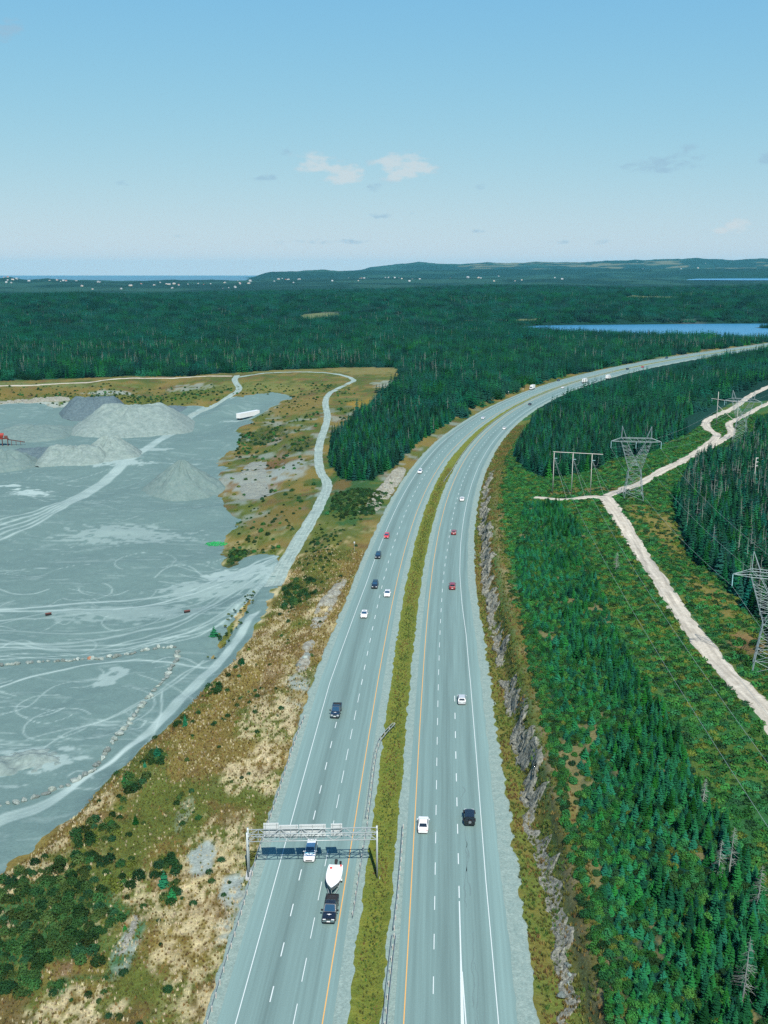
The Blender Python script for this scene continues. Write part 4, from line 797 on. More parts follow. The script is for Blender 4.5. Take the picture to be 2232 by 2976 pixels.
CL3 = [clump(720 + i, 30, 12.5, 8.0, 2.5, 4, 5, M_spruce3 if i % 2 else M_spruce, .4) for i in range(5)]
def snag_mesh(seed, h, r=.11):
    g = random.Random(seed); b = MB(); b.bar((0, 0, -.3), (g.uniform(-.3, .3), g.uniform(-.3, .3), h), r, 5, .02)
    for i in range(16):
        z = h * g.uniform(.3, .97); a = g.uniform(0, 6.28); l = (h - z) * .22 + .35; b.bar((0, 0, z), (l * math.cos(a), l * math.sin(a), z + l * g.uniform(-.3, .35)), .03, 3, .008)
    me = b.mesh('dead_tree'); me.materials.append(M_snag); return me
SNAG = [snag_mesh(800 + i, 7.5 + i * .8) for i in range(4)]
def shrub_mesh(seed, n, rx, rz, leaf, m):
    g = np.random.default_rng(seed); lob = g.normal(0, 1, (7, 3)); lob /= np.linalg.norm(lob, axis=1)[:, None]; lob[:, 2] = np.abs(lob[:, 2]); V = []; F = []
    for i in range(n):
        d = g.normal(0, 1, 3); d /= np.linalg.norm(d); d[2] = abs(d[2]); rr = g.uniform(.62, 1.0) * (.72 + .38 * max(0, float((lob @ d).max())) ** 3)
        c = np.array([d[0] * rx * rr, d[1] * rx * rr, d[2] * rz * rr + .05]); nrm = d + g.normal(0, .55, 3); nrm /= np.linalg.norm(nrm); u = np.cross(nrm, g.normal(0, 1, 3)); u /= np.linalg.norm(u); w = np.cross(nrm, u); s = leaf * g.uniform(.6, 1.3)
        k = len(V); V += [c + u * s, c + w * s * .55, c - u * s, c - w * s * .55]; F.append((k, k + 1, k + 2, k + 3))
    me = mesh_np('shrub', np.array(V), np.array(F)); me.materials.append(m); return me
SHB = [shrub_mesh(905 + i, 420, 1.25, 1.15 + .15 * (i % 3), .18, M_leafb) for i in range(4)]
SHR = [shrub_mesh(900 + i, 460, 1.25, 1.5 + .15 * (i % 3), .19, M_leaf) for i in range(4)] + [shrub_mesh(910 + i, 420, 1.3, 1.3, .18, M_leafd) for i in range(3)] + [shrub_mesh(920 + i, 320, 1.1, .9, .17, M_leafy) for i in range(2)]
LOW = [shrub_mesh(930 + i, 90, 1.0, .62, .23, M_leaf) for i in range(3)] + [shrub_mesh(940 + i, 80, 1.0, .55, .22, M_leafd) for i in range(2)] + [shrub_mesh(950 + i, 80, 1.0, .45, .22, M_leafy) for i in range(2)]

def jgrid(x0, x1, y0, y1, s, seed):
    g = np.random.default_rng(seed); X, Y = np.meshgrid(np.arange(x0, x1, s), np.arange(y0, y1, s)); X = X + (np.arange(X.shape[0]) % 2)[:, None] * s * .5
    return X.ravel() + g.uniform(-.42, .42, X.size) * s, Y.ravel() + g.uniform(-.42, .42, X.size) * s, g
def view(x, y, z):
    """photo coordinates"""
    dx = x; dy = y; dz = z - CAMH; c = dy * math.cos(PITCH) - dz * math.sin(PITCH); return CU + FPX * dx / c, CV - FPX * (dy * math.sin(PITCH) + dz * math.cos(PITCH)) / c, c
def wedge(x, y, m=.50): return np.abs(x) < m * (y + 25)

# --- spruce thicket between rock cut and power-line clearing
big = []       # (size in view, form list, k, x, y, z, rz, scale, kindtag)
x, y, g = jgrid(10, 190, 70, 420, 1.02, 31); k = inside(x, y, F1) & wedge(x, y, .62); q, yf = roadq(x, y); k &= (q - qGR(yf)) > 8.6; x, y = x[k], y[k]
sandy = fbm(x / 4, y / 9, 71, 3); k = (sandy < .66 + .06 * g.random(len(x))) | (g.random(len(x)) < .25); x, y = x[k], y[k]; z = ground_h(x, y); tallz = inside(x, y, F1T); rr = g.random(len(x)); edgeq = roadq(x, y)[0] - qGR(y)
nz = fbm(x / 9, y / 9, 33, 3); kind = np.where(tallz & (nz > .44) & (rr < .45), 0, np.where(rr < .40 + (nz - .5), 1, 2)); kind = np.where((edgeq < 12) & (rr < .6), 2, kind)
rz = g.uniform(0, 6.28, len(x)); sc = np.where(kind == 0, g.uniform(.5, .95, len(x)), np.where(kind == 1, g.uniform(.55, 1.1, len(x)), g.uniform(.38, .8, len(x)))); fi = g.integers(0, 1000, len(x))
u, v, c = view(x, y, z + 2); inview = (u > -20) & (u < 2252) & (v < 3010)
def pick(mask, n, hgt):
    i = np.where(mask & inview)[0]; return i[np.argsort(-(hgt[i] / c[i]))[:n]]
hgt = np.where(kind == 0, 4.8, np.where(kind == 1, 2.5, 1.6)) * sc
ind = np.concatenate([pick(kind == 0, 190, hgt), pick(kind == 1, 110, hgt)]); indm = np.zeros(len(x), bool); indm[ind] = True
TREES = []
def put_tree(form, xyz, rz_, s, name, label, group):
    o = empty(name, xyz, rz_); o.scale = (s, s, s); tag(o, label, 'tree', group)
    a = bpy.data.objects.new('trunk', form[1]); b = bpy.data.objects.new('crown', form[0])
    for q_ in (a, b): COL.objects.link(q_); q_.parent = o
    return o
for i in ind:
    e_ = float(edgeq[i]); where = 'on the rock cut side of the thicket' if e_ < 16 else ('deep in the thicket' if e_ < 26 else 'on the thicket side facing the pylons'); along = 'near the gravel spill' if y[i] > 128 else 'past the last rocks'
    if kind[i] == 0: sz = 'tall' if sc[i] > .88 else ('middling' if sc[i] > .74 else 'small'); put_tree(SPR[fi[i] % 6], (x[i], y[i], z[i]), rz[i], sc[i], 'spruce_tree', sz + ' dark spruce ' + where + ', ' + along, sz + ' spruces ' + where + ' ' + along)
    else: sz = 'large' if sc[i] > .95 else ('middling' if sc[i] > .8 else 'small'); put_tree(FIR[fi[i] % 5], (x[i], y[i], z[i]), rz[i], sc[i], 'fir_tree', sz + ' bushy green fir ' + where + ', ' + along, sz + ' firs ' + where + ' ' + along)
P3 = np.c_[x, y, z - .1]
for kk, key, forms, nm, lab, cat in [(0, 'spruce', [t[2] for t in SPR], 'spruce_thicket', 'dense dark spruce thicket along the power line clearing', 'forest'), (1, 'fir', [t[2] for t in FIR], 'fir_thicket', 'mass of young green firs above the rock cut', 'forest')]:
    m_ = (kind == kk) & ~indm; scatter(nm, lab, cat, key, forms, P3[m_], rz[m_], sc[m_], fi[m_] % len(forms))
m_ = kind == 2; scatter('shrub_thicket', 'bright leafy undergrowth filling the thicket above the rock cut', 'undergrowth', 'shrub', SHR, P3[m_], rz[m_], sc[m_], np.where(fi[m_] % 10 < 6, fi[m_] % 4, np.where(fi[m_] % 10 < 9, 4 + fi[m_] % 3, 7 + fi[m_] % 2)))

# --- forest: single trees close by, groves farther off
x, y, g = jgrid(-420, 420, 150, 640, 2.6, 41); k = wedge(x, y, .56); x, y = x[k], y[k]; k = forest_mask(x, y) & ~inside(x, y, F1); x, y = x[k], y[k]; z = ground_h(x, y)
scatter('spruce_forest', 'dense dark spruce wood flanking the highway bend', 'forest', 'tall', [t[2] for t in TALL], np.c_[x, y, z - .2], g.uniform(0, 6.28, len(x)), g.uniform(.7, 1.2, len(x)), g.integers(0, 5, len(x)))
# pale dead stems along the wood's edge and through it
k = g.random(len(x)) < .012 + .22 * (inside(x, y, F2) & (fbm(x / 20, y / 20, 43, 2) > .5)); scatter('dead_stems', 'pale bare dead stems standing through the spruce wood', 'dead trees', 'snag', SNAG, np.c_[x[k], y[k] - .8, z[k]], g.uniform(0, 6.28, k.sum()), g.uniform(.75, 1.25, k.sum()), g.integers(0, 4, k.sum()))
x, y, g = jgrid(-720, 760, 640, 1340, 9.2, 42); k = wedge(x, y, .54); x, y = x[k], y[k]; k = forest_mask(x, y); x, y = x[k], y[k]; z = ground_h(x, y)
scatter('spruce_forest', 'broad spruce forest between quarry and lake', 'forest', 'grove', CL2, np.c_[x, y, z - .2], g.uniform(0, 6.28, len(x)), g.uniform(.85, 1.15, len(x)), g.integers(0, 5, len(x)), g.uniform(.6, 1.2, len(x)) * (.7 + .5 * fbm(x / 60, y / 60, 46, 2)))
k = (g.random(len(x)) < .25 * (smooth(.52, .66, fbm(x / 120, y / 60, 51, 4)) + .03)); xs_, ys_ = x[k], y[k]
x, y, g = jgrid(-1900, 2100, 1340, 4000, 20.5, 44); k = wedge(x, y, .52); x, y = x[k], y[k]; k = forest_mask(x, y); x, y = x[k], y[k]; z = ground_h(x, y)
scatter('spruce_forest', 'far dark spruce forest rolling away to the hills', 'forest', 'wood', CL3, np.c_[x, y, z - .2], g.uniform(0, 6.28, len(x)), g.uniform(.85, 1.2, len(x)), g.integers(0, 5, len(x)), g.uniform(.6, 1.3, len(x)) * (.7 + .6 * fbm(x / 90, y / 90, 45, 2)))
k = g.random(len(x)) < .01 + .35 * smooth(.54, .66, fbm(x / 120, y / 60, 51, 4)); g2 = np.random.default_rng(9); xs_ = np.concatenate([xs_] + [x[k] + g2.uniform(-9, 9, k.sum()) for _ in range(1)]); ys_ = np.concatenate([ys_] + [y[k] + g2.uniform(-9, 9, k.sum()) for _ in range(1)])
k = ys_ < 2600; xs_, ys_ = xs_[k], ys_[k]; k = forest_mask(xs_, ys_); xs_, ys_ = xs_[k], ys_[k]
scatter('dead_stems', 'pale dead stems scattered through the far forest', 'dead trees', 'snag', SNAG, np.c_[xs_, ys_, ground_h(xs_, ys_)], g2.uniform(0, 6.28, len(xs_)), 1.3 + 0 * xs_, g2.integers(0, 4, len(xs_)), g2.uniform(1.0, 1.5, len(xs_)))
# grey dead conifers standing in the thicket
for u_, v_, hh, lab in [(2118,2545,7.5,'grey dead spruce in the thicket opposite the gravel spill'),(2085,2550,6,'smaller grey dead spruce leaning beside its dead neighbour'),(2199,2650,7,'grey dead spruce at the thicket edge facing the clearing'),(2159,2900,9,'tall bare dead spruce with a pale bent trunk low in the thicket'),(2041,2345,5,'short dead snag with crooked limbs in the thicket'),(1790,1640,6,'bare dead spruce at the upper end of the thicket')]:
    p_ = unproj(u_, v_, 7); o = empty('dead_tree', (p_[0], p_[1], float(ground_h(p_[:1], p_[1:2])[0]))); tag(o, lab, 'dead tree'); gg = random.Random(int(u_)); b_ = MB(); b_.bar((0, 0, -.3), (.25, .1, hh), .12, 6, .02).build('trunk', M_snag, o); b_ = MB()
    for q_ in range(70): zz = hh * gg.uniform(.15, .97); a_ = gg.uniform(0, 6.28); l_ = (hh - zz) * .24 + .25; b_.bar((.25 * zz / hh, .1 * zz / hh, zz), (.25 * zz / hh + l_ * math.cos(a_), l_ * math.sin(a_), zz + l_ * gg.uniform(-.45, .1)), .03, 3, .012)
    b_.build('branches', M_snag, o)
# lake island
tI = [(735 + math.cos(a) * r_ * 55, 1840 + math.sin(a) * r_ * 18) for a, r_ in [(i * 2.4, math.sqrt(i / 14)) for i in range(14)]]
isl = bpy.data.meshes.new('lake_island'); V = [(735 + math.cos(a) * 72, 1840 + math.sin(a) * 26, LAKE_Z - .5) for a in np.linspace(0, 6.283, 24, endpoint=False)] + [(735, 1840, LAKE_Z + 3)]
isl.from_pydata(V, [], [(i, (i + 1) % 24, 24) for i in range(24)]); isl.update(); attr_col(isl, 'zone_color', np.tile([.03, .05, .03], (25, 1))); tag(obj('lake_island', isl, M_ground), 'small wooded island at the lake edge', 'island', kind='structure')
P = np.array(tI); scatter('island_wood', 'dark spruces covering the small lake island', 'forest', 'wood', CL3, np.c_[P, np.full(len(P), LAKE_Z + 1)], np.arange(len(P)) * 1.3, np.full(len(P), .8), np.arange(len(P)) % 5)

# --- left bank: bushes one can point to, thicket and dry grass
LB = [(463,1372,-6,1.9,4,'round dark green bush at the tip of the island in the quarry yard'), (290,1790,-.8,1.5,4,'dark shrub'), (355,1800,-.8,1.3,5,''), (240,1690,-1,1.4,5,''), (185,1762,-1,1.5,4,'')]
x, y, g = jgrid(-150, 20, 70, 420, 1.6, 61); q, yf = roadq(x, y); k = (q < 0) & (qGL(yf) - q > 3) & wedge(x, y, .60) & inside(x, y, LEFTOPEN) & (sdf(x, y, QF) < -2) & (pdist(x, y, HAULW[::4]) > 4.5); x, y = x[k], y[k]; z = ground_h(x, y)
n1 = fbm(x / 9, y / 9, 62, 3); den = .02 + .20 * smooth(.56, .68, n1)
for px, py, pz, rx, ry, a in [(80,2000,-.8,15,13,.95),(30,2060,-.8,15,12,1.0),(30,1940,-.8,10,10,.95),(120,1890,-.8,9,8,.8),(215,1790,-1,5,7,.7),(220,1890,-.9,8,9,.55),(250,1740,-1,4,7,.5),(290,1690,-1,3,5,.8),(335,1640,-1,2.5,4,.8),(395,1552,-1.2,2.5,5,.8),(460,1482,-1.4,2.5,6,.7),(520,1430,-2,2,5,.6),(690,1190,1.5,8,40,.5),(640,1265,.2,6,20,.65),(770,1040,3,16,60,.9),(360,1890,-.7,3,6,.7),(370,1930,-.7,2.5,5,.8),(505,1200,-5,6,10,.95)]:
    den = np.maximum(den, ellw(x, y, px, py, pz, rx, ry, n1, 1.0) * a)
bare = np.zeros(len(x))
for px, py, pz, rx, ry in [(275,2040,-.7,3,8),(437,1862,-.4,3,7),(505,1950,-.4,3,12),(570,1600,-.3,8,40),(140,2090,-.8,4,3)]: bare = np.maximum(bare, ellw(x, y, px, py, pz, rx, ry, n1))
k = g.random(len(x)) < den * (1 - .9 * bare); x, y, z, dn = x[k], y[k], z[k], den[k]
sc = np.where(dn > .5, g.uniform(.5, 1.05, len(x)), g.uniform(.25, .65, len(x))); rz = g.uniform(0, 6.28, len(x)); fi = g.integers(0, 1000, len(x)); green = dn > .75
idx = np.where(green, np.where(fi % 10 < 7, fi % 4, 4 + fi % 3), np.where(fi % 10 < 3, fi % 4, np.where(fi % 10 < 8, 4 + fi % 3, 7 + fi % 2)))
SHBL = SHB + SHR[4:]
u, v, c = view(x, y, z + 1); iv = (u > -10) & (u < 2240) & (v < 3000); i = np.where(iv)[0]; lone = i[np.argsort(-(sc[i] / c[i]) - .02 * (dn[i] < .5))[:280]]; lm = np.zeros(len(x), bool); lm[lone] = True
for i in lone:
    o = obj('shrub', SHBL[idx[i]]); o.location = (x[i], y[i], z[i] - .08); o.rotation_euler = (0, 0, rz[i]); o.scale = (sc[i],) * 3
    cw = 'bright green' if idx[i] < 4 else ('dark green' if idx[i] < 7 else 'yellow green'); dq = float(-roadq(np.array([x[i]]), np.array([y[i]]))[0][0]) - 24
    wh = ('below the gantry' if y[i] < 134 else ('beside the gantry' if y[i] < 165 else ('above the gantry' if y[i] < 215 else 'beside the upper haul road'))) + (', near the guardrail' if dq < 12 else (', halfway down the bank' if dq < 24 else ', by the quarry crest'))
    if dn[i] > .5: lb = cw + ' leafy shrub of the bank thicket ' + wh
    else: lb = ('small ' if sc[i] < .52 else 'middling ') + cw + ' bush in dry grass ' + wh
    tag(o, lb, 'shrub', lb.replace(',', ''))
scatter('shrub_cover', 'low bushes spread over the bank beside the oncoming lanes', 'undergrowth', 'bankshrub', SHBL, np.c_[x, y, z - .1][~lm], rz[~lm], sc[~lm], idx[~lm])
# conifers along the crest and in the yard
for px, py, pz, form, s, lab in [(400,1562,-1.2,SPR[1],.75,'slim lone spruce on the bank crest above the haul road'), (340,1640,-1,FIR[2],1.25,'bushy fir on the bank crest below the slim spruce'), (313,1660,-1,FIR[0],.7,'small fir beside the bushy fir on the crest'), (524,1432,-2,FIR[3],1.0,'small fir at the upper end of the bank crest'), (268,1690,-1,FIR[1],.8,'small dark fir above the bend of the haul road'), (355,1915,-.7,FIR[4],1.2,'dark fir standing in dry grass below the pale stone strip'), (372,1945,-.7,FIR[2],1.0,'second dark fir just below its neighbour on the dry bank'), (293,1775,-.9,FIR[3],.9,'round green fir among bushes above the thicket'),
                             (270,2010,-.7,FIR[0],.6,'tiny fir beside the crumbled pale stone patch'), (463,1385,-6.3,FIR[2],1.5,'round dark tree at the end of the weedy strip in the yard')]:
    c_ = D(px, py, pz); zz = float(ground_h(np.array([c_[0]]), np.array([c_[1]]))[0]); o = put_tree(form, (c_[0], c_[1], zz - .1), px, s, 'fir_tree' if form in FIR else 'spruce_tree', lab, None)
# yard island growth
x, y, g = jgrid(-80, -25, 215, 330, 1.6, 66); k = inside(x, y, ISLAND) & (g.random(len(x)) < .4); x, y = x[k], y[k]
scatter('weeds', 'weeds and small bushes on the strip in the quarry yard', 'undergrowth', 'shrub', SHR, np.c_[x, y, ground_h(x, y)], g.uniform(0, 6, len(x)), g.uniform(.25, .5, len(x)), g.integers(4, 9, len(x)))
# quarry rim and hillside bushes
x, y, g = jgrid(-330, -20, 300, 820, 2.5, 67); k = inside(x, y, LEFTOPEN) & (sdf(x, y, QF) < -3) & (pdist(x, y, HAULW[::4]) > 5) & (pdist(x, y, T_ALL[4]) > 5) & wedge(x, y, .6) & (roadq(x, y)[0] < -27); x, y = x[k], y[k]; zc_ = zone_color(x, y); dark = (zc_.sum(1) < .13); dn_ = np.where(dark, .5, .10); n_h = fbm(x / 8, y / 8, 69, 3)
for px, py, pz, rx, ry, a in [(560,948,-3.5,17,24,.95),(522,975,-5.5,9,14,.9),(650,962,1,9,11,.85),(600,992,-3,8,8,.7),(508,1200,-5,8,14,.95),(570,1150,-4,12,20,.35),(300,850,2.4,60,16,.55),(420,846,2.6,30,12,.55),(230,845,2.8,25,12,.55),(100,848,2.4,40,12,.4),(640,905,1,14,20,.25),(600,1180,-3.5,8,12,.4)]: dn_ = np.maximum(dn_, ellw(x, y, px, py, pz, rx, ry, n_h, 1.2) * a)
k = g.random(len(x)) < dn_; x, y = x[k], y[k]
scatter('hillside_bushes', 'dark bushes dotted over the grassy hillside round the quarry', 'undergrowth', 'shrub', SHR, np.c_[x, y, ground_h(x, y) - .1], g.uniform(0, 6, len(x)), g.uniform(.3, 1.0, len(x)), g.integers(3, 9, len(x)))
# right-hand clearing: knee-high growth
x, y, g = jgrid(15, 420, 80, 640, 1.45, 68); q, yf = roadq(x, y); k = (q - qGR(yf) > 9.2) & (~inside(x, y, F1)) & (~inside(x, y, F2)) & (~inside(x, y, F3)) & wedge(x, y, .56); x, y = x[k], y[k]
pd = np.min([pdist(x, y, t[::2]) for t in T_ALL[:4]], 0); zc_ = zone_color(x, y); gr = zc_[:, 1] / (zc_[:, 0] + 1e-4); k = (pd > 2.7) & (g.random(len(x)) < np.where(gr > 1.0, .92, .5)); x, y, gr = x[k], y[k], gr[k]
n_ = len(x); scatter('low_shrubs', 'bright green knee high growth in the power line clearing', 'undergrowth', 'low', LOW, np.c_[x, y, ground_h(x, y) - .08], g.uniform(0, 6, n_), g.uniform(.55, 1.35, n_), np.where(gr > 1.1, np.where(g.random(n_) < .7, g.integers(0, 3, n_), g.integers(3, 7, n_)), g.integers(2, 7, n_)))

# --- dry grass, median grass, verge grass
def tuft_mesh(seed, n, h, w, m):
    g = np.random.default_rng(seed); V = []; F = []
    for i in range(n):
        a = g.uniform(0, 6.28); r = g.uniform(0, .22); b = g.uniform(0, 6.28); l = h * g.uniform(.6, 1.1); le = g.uniform(.1, .5) * l; px, py = r * math.cos(a), r * math.sin(a); k = len(V); cb, sb = math.cos(b), math.sin(b)
        V += [(px - sb * w, py + cb * w, -.05), (px + sb * w, py - cb * w, -.05), (px + cb * le, py + sb * le, l)]; F.append((k, k + 1, k + 2))
    me = mesh_np('grass_tuft', np.array(V), np.array(F)); me.materials.append(m); return me
M_g1 = mat('dry_grass_ochre', (.195, .155, .042), rough=.9, rnd=.4, transl=.2); M_g2 = mat('grass_olive', (.13, .155, .034), rough=.9, rnd=.4, transl=.2); M_g3 = mat('dry_grass_straw', (.52, .47, .29), rough=.9, rnd=.3, transl=.2); M_g4 = mat('grass_green', (.075, .16, .028), rough=.9, rnd=.4, transl=.2)
TUF = [tuft_mesh(960 + i, 13, .62, .085, [M_g1, M_g1, M_g2, M_g2, M_g3, M_g3, M_g4][i]) for i in range(7)]
x, y, g = jgrid(-130, 25, 75, 360, .56, 71); q, yf = roadq(x, y); k = (q < 0) & (qGL(yf) - q > .5) & wedge(x, y, .56) & inside(x, y, LEFTOPEN) & (y < 330); x, y = x[k], y[k]; k = (sdf(x, y, QF) < -1) & (pdist(x, y, HAULW[::4]) > 3.4); x, y = x[k], y[k]
zc_ = zone_color(x, y); lum = zc_.sum(1); rub = (zc_[:, 2] > .8 * zc_[:, 0]) & (lum > .5); k = ~rub | (g.random(len(x)) < .15); k &= g.random(len(x)) < .8; x, y, zc_, lum = x[k], y[k], zc_[k], lum[k]; n_ = len(x)
rr = g.random(n_); idx = np.where(lum + .75 * (rr - .5) > .47, 4, np.where(zc_[:, 1] > zc_[:, 0] * (.9 + .4 * rr), 2, 0)) + g.integers(0, 2, n_)
scatter('dry_grass', 'dry ochre and straw coloured grass covering the bank', 'grass', 'tuft', TUF, np.c_[x, y, ground_h(x, y)], g.uniform(0, 6, n_), g.uniform(.45, .95, n_), idx)
ys = np.arange(70, 480, .30); g = np.random.default_rng(73); xx = []; yy = []
for _ in range(3 + 1):
    t = g.uniform(.06, .94, len(ys)); yj = ys + g.uniform(-.2, .2, len(ys)); q = gmL(yj) * (1 - t) + gmR(yj) * t; a, b = road_pt(yj, q); xx.append(a); yy.append(b)
x = np.concatenate(xx); y = np.concatenate(yy); n_ = len(x); nn = fbm(x / 6, y / 12, 74, 3); idx = np.where(nn + g.uniform(-.12, .12, n_) > .58, 0, np.where(g.random(n_) < .5, 2, 6)); idx = np.where(idx < 3, idx + g.integers(0, 2, n_), idx)
scatter('median_tufts', 'yellow green grass tufts on the median', 'grass', 'tuft', TUF, np.c_[x, y, np.full(n_, -.32)], g.uniform(0, 6, n_), g.uniform(.35, .65, n_), idx)
ys = np.arange(72, 620, .33); xx = []; yy = []
for _ in range(7):
    yj = ys + g.uniform(-.2, .2, len(ys)); q = qGR(yj) + g.uniform(.6, 6.2, len(ys)) + 5 * (g.random(len(ys)) < .35); a, b = road_pt(yj, q); xx.append(a); yy.append(b)
x = np.concatenate(xx); y = np.concatenate(yy); n_ = len(x); nn = fbm(x / 3, y / 6, 75, 3); idx = np.where(nn + g.uniform(-.1, .1, n_) > .56, g.integers(0, 2, n_), np.where(g.random(n_) < .7, 2, 6))
scatter('verge_grass', 'yellowish grass along the foot of the rock cut', 'grass', 'tuft', TUF, np.c_[x, y, ground_h(x, y)], g.uniform(0, 6, n_), g.uniform(.6, 1.2, n_), idx)
# ================================================================== OBJECTS
def gz(x, y): return float(ground_h(np.array([float(x)]), np.array([float(y)]))[0])
def solve_z(x, y, v):
    lo, hi = -20.0, 90.0
    for _ in range(50):
        m = (lo + hi) / 2
        if view(x, y, m)[1] > v: lo = m
        else: hi = m
    return lo
M_galv = mat('galvanised_steel', (.40, .45, .45), rough=.5, metal=.3, var=.12, scale=3.0)
M_alu = mat('aluminium_panel', (.62, .66, .66), rough=.5, metal=.2, var=.08, scale=1.5)
M_green = mat('sign_green', (.01, .12, .05), rough=.5)
M_conc = mat('concrete', (.42, .44, .43), rough=.9, var=.15, scale=2.0)
M_woodp = mat('weathered_pole', (.46, .45, .41), rough=.9, var=.2, scale=2.0)
M_insul = mat('insulator_glass', (.35, .62, .66), rough=.3)
M_cable = mat('cable_aluminium', (.30, .36, .34), rough=.5, metal=.2)
M_black = mat('black_rubber', (.018, .018, .02), rough=.8); M_rim = mat('alloy_rim', (.35, .36, .38), rough=.35, metal=.8)
M_glass = mat('window_glass', (.012, .02, .03), rough=.08, spec=.6); M_glassb = mat('windscreen_glass', (.02, .06, .11), rough=.06, spec=.7)
M_chrome = mat('chrome', (.65, .68, .7), rough=.15, metal=1.0); M_lamp = mat('headlamp_lens', (.75, .78, .8), rough=.1, spec=.6); M_tail = mat('tail_lamp_lens', (.35, .015, .015), rough=.25); M_plate = mat('number_plate', (.8, .8, .8), rough=.5); M_under = mat('underbody', (.02, .02, .022), rough=.9)
def paint(name, col, rough=.3): return mat(name, col, rough=rough, spec=.5, coat=.6)
PW = paint('car_paint_white', (.78, .79, .78)); PS = paint('car_paint_silver', (.45, .48, .49)); PK = paint('car_paint_black', (.008, .009, .011)); PN = paint('car_paint_dark_blue', (.012, .022, .035)); PR = paint('car_paint_red', (.55, .035, .03)); PM = paint('car_paint_maroon', (.24, .014, .018)); PB = paint('truck_box_white', (.8, .8, .78), .5)

# ------------------------------------------------------------------ guardrails
def rail_mesh(P, zc=.58, two=False):
    P = resample(np.array(P)[:, :2], 1.0); T = np.gradient(P, axis=0); T /= np.linalg.norm(T, axis=1)[:, None]; Nn = np.c_[T[:, 1], -T[:, 0]]
    prof = [(.0, -.155), (.05, -.11), (.0, -.05), (.0, .05), (.05, .11), (.0, .155), (-.02, .155), (-.02, -.155)]
    rows = [np.c_[P + Nn * a, np.full(len(P), zc + b)] for a, b in prof]; V = np.stack(rows, 1).reshape(-1, 3); n = len(prof); k = np.arange(len(P) - 1)[:, None] * n; i = np.arange(n)[None]
    return mesh_np('rail_beam', V, np.stack([k + i, k + (i + 1) % n, k + n + (i + 1) % n, k + n + i], -1).reshape(-1, 4)), P, Nn
POST = MB().box((0, 0, .3), (.14, .18, .95)).mesh('post'); POST.materials.append(M_woodp)
def guardrail(P, label, side=1, step=2.5, double=False, block=.15):
    me, Q, Nn = rail_mesh(P); o = empty('guardrail', (0, 0, 0)); tag(o, label, 'guardrail', 'steel guardrails along the highway')
    obj('rail_beam', me, M_galv, o)
    if double:
        me2, _, _ = rail_mesh(np.array(P)[:, :2] + 0, .58); V = Q + Nn * side * .55; m2, _, _ = rail_mesh(V); obj('rail_beam', m2, M_galv, o)
    S = resample(np.c_[Q, Nn], step)
    for x, y, nx, ny in S:
        p = bpy.data.objects.new('post', POST); COL.objects.link(p); p.parent = o; d = side * (.275 if double else block); p.location = (x + nx * d, y + ny * d, 0); p.rotation_euler = (0, 0, math.atan2(ny, nx))
    return o
px = lambda pts, z=.6: [unproj(u, v, z) for u, v in pts]
guardrail(px([(884,2080),(868,2115),(846,2180),(807.7,2300),(746,2481),(695.5,2661.7),(645,2821),(598,2976),(560,3110)]), 'long steel guardrail on the outer edge of the oncoming carriageway', -1)
guardrail(px([(1149,2103),(1128,2124),(1108,2150),(1097,2180),(1090,2225),(1078,2330),(1070,2385)]), 'doubled guardrail with flared end in the median behind the gantry', 1, double=True)
guardrail(px([(1070,2390),(1056,2470),(1042,2560),(1030,2640),(1023,2672)]), 'low single guardrail ending beside the black pickup', 1)
guardrail(px([(1170,2398),(1164.6,2481),(1153.7,2607),(1141,2712)]), 'single guardrail at the median edge beside the white sedan', -1)
guardrail(px([(1140,2715),(1131,2790),(1120,2890),(1112,2976),(1102,3100)]), 'doubled guardrail along the median of the outbound carriageway', -1, double=True)
ys = np.arange(445, 960, 6.0); x_, y_ = road_pt(ys, np.interp(ys, [445, 470, 560, 760], [-4.2, -3.0, -2.6, -2.0])); guardrail(np.c_[x_, y_], 'far median guardrail following the highway bend', -1, 4.0, block=.15)
ys = np.arange(1040, 1330, 6.0); x_, y_ = road_pt(ys, qLW(ys) - 2.9); guardrail(np.c_[x_, y_], 'distant guardrail on the outer edge beyond the lake forest', -1, 4.0)

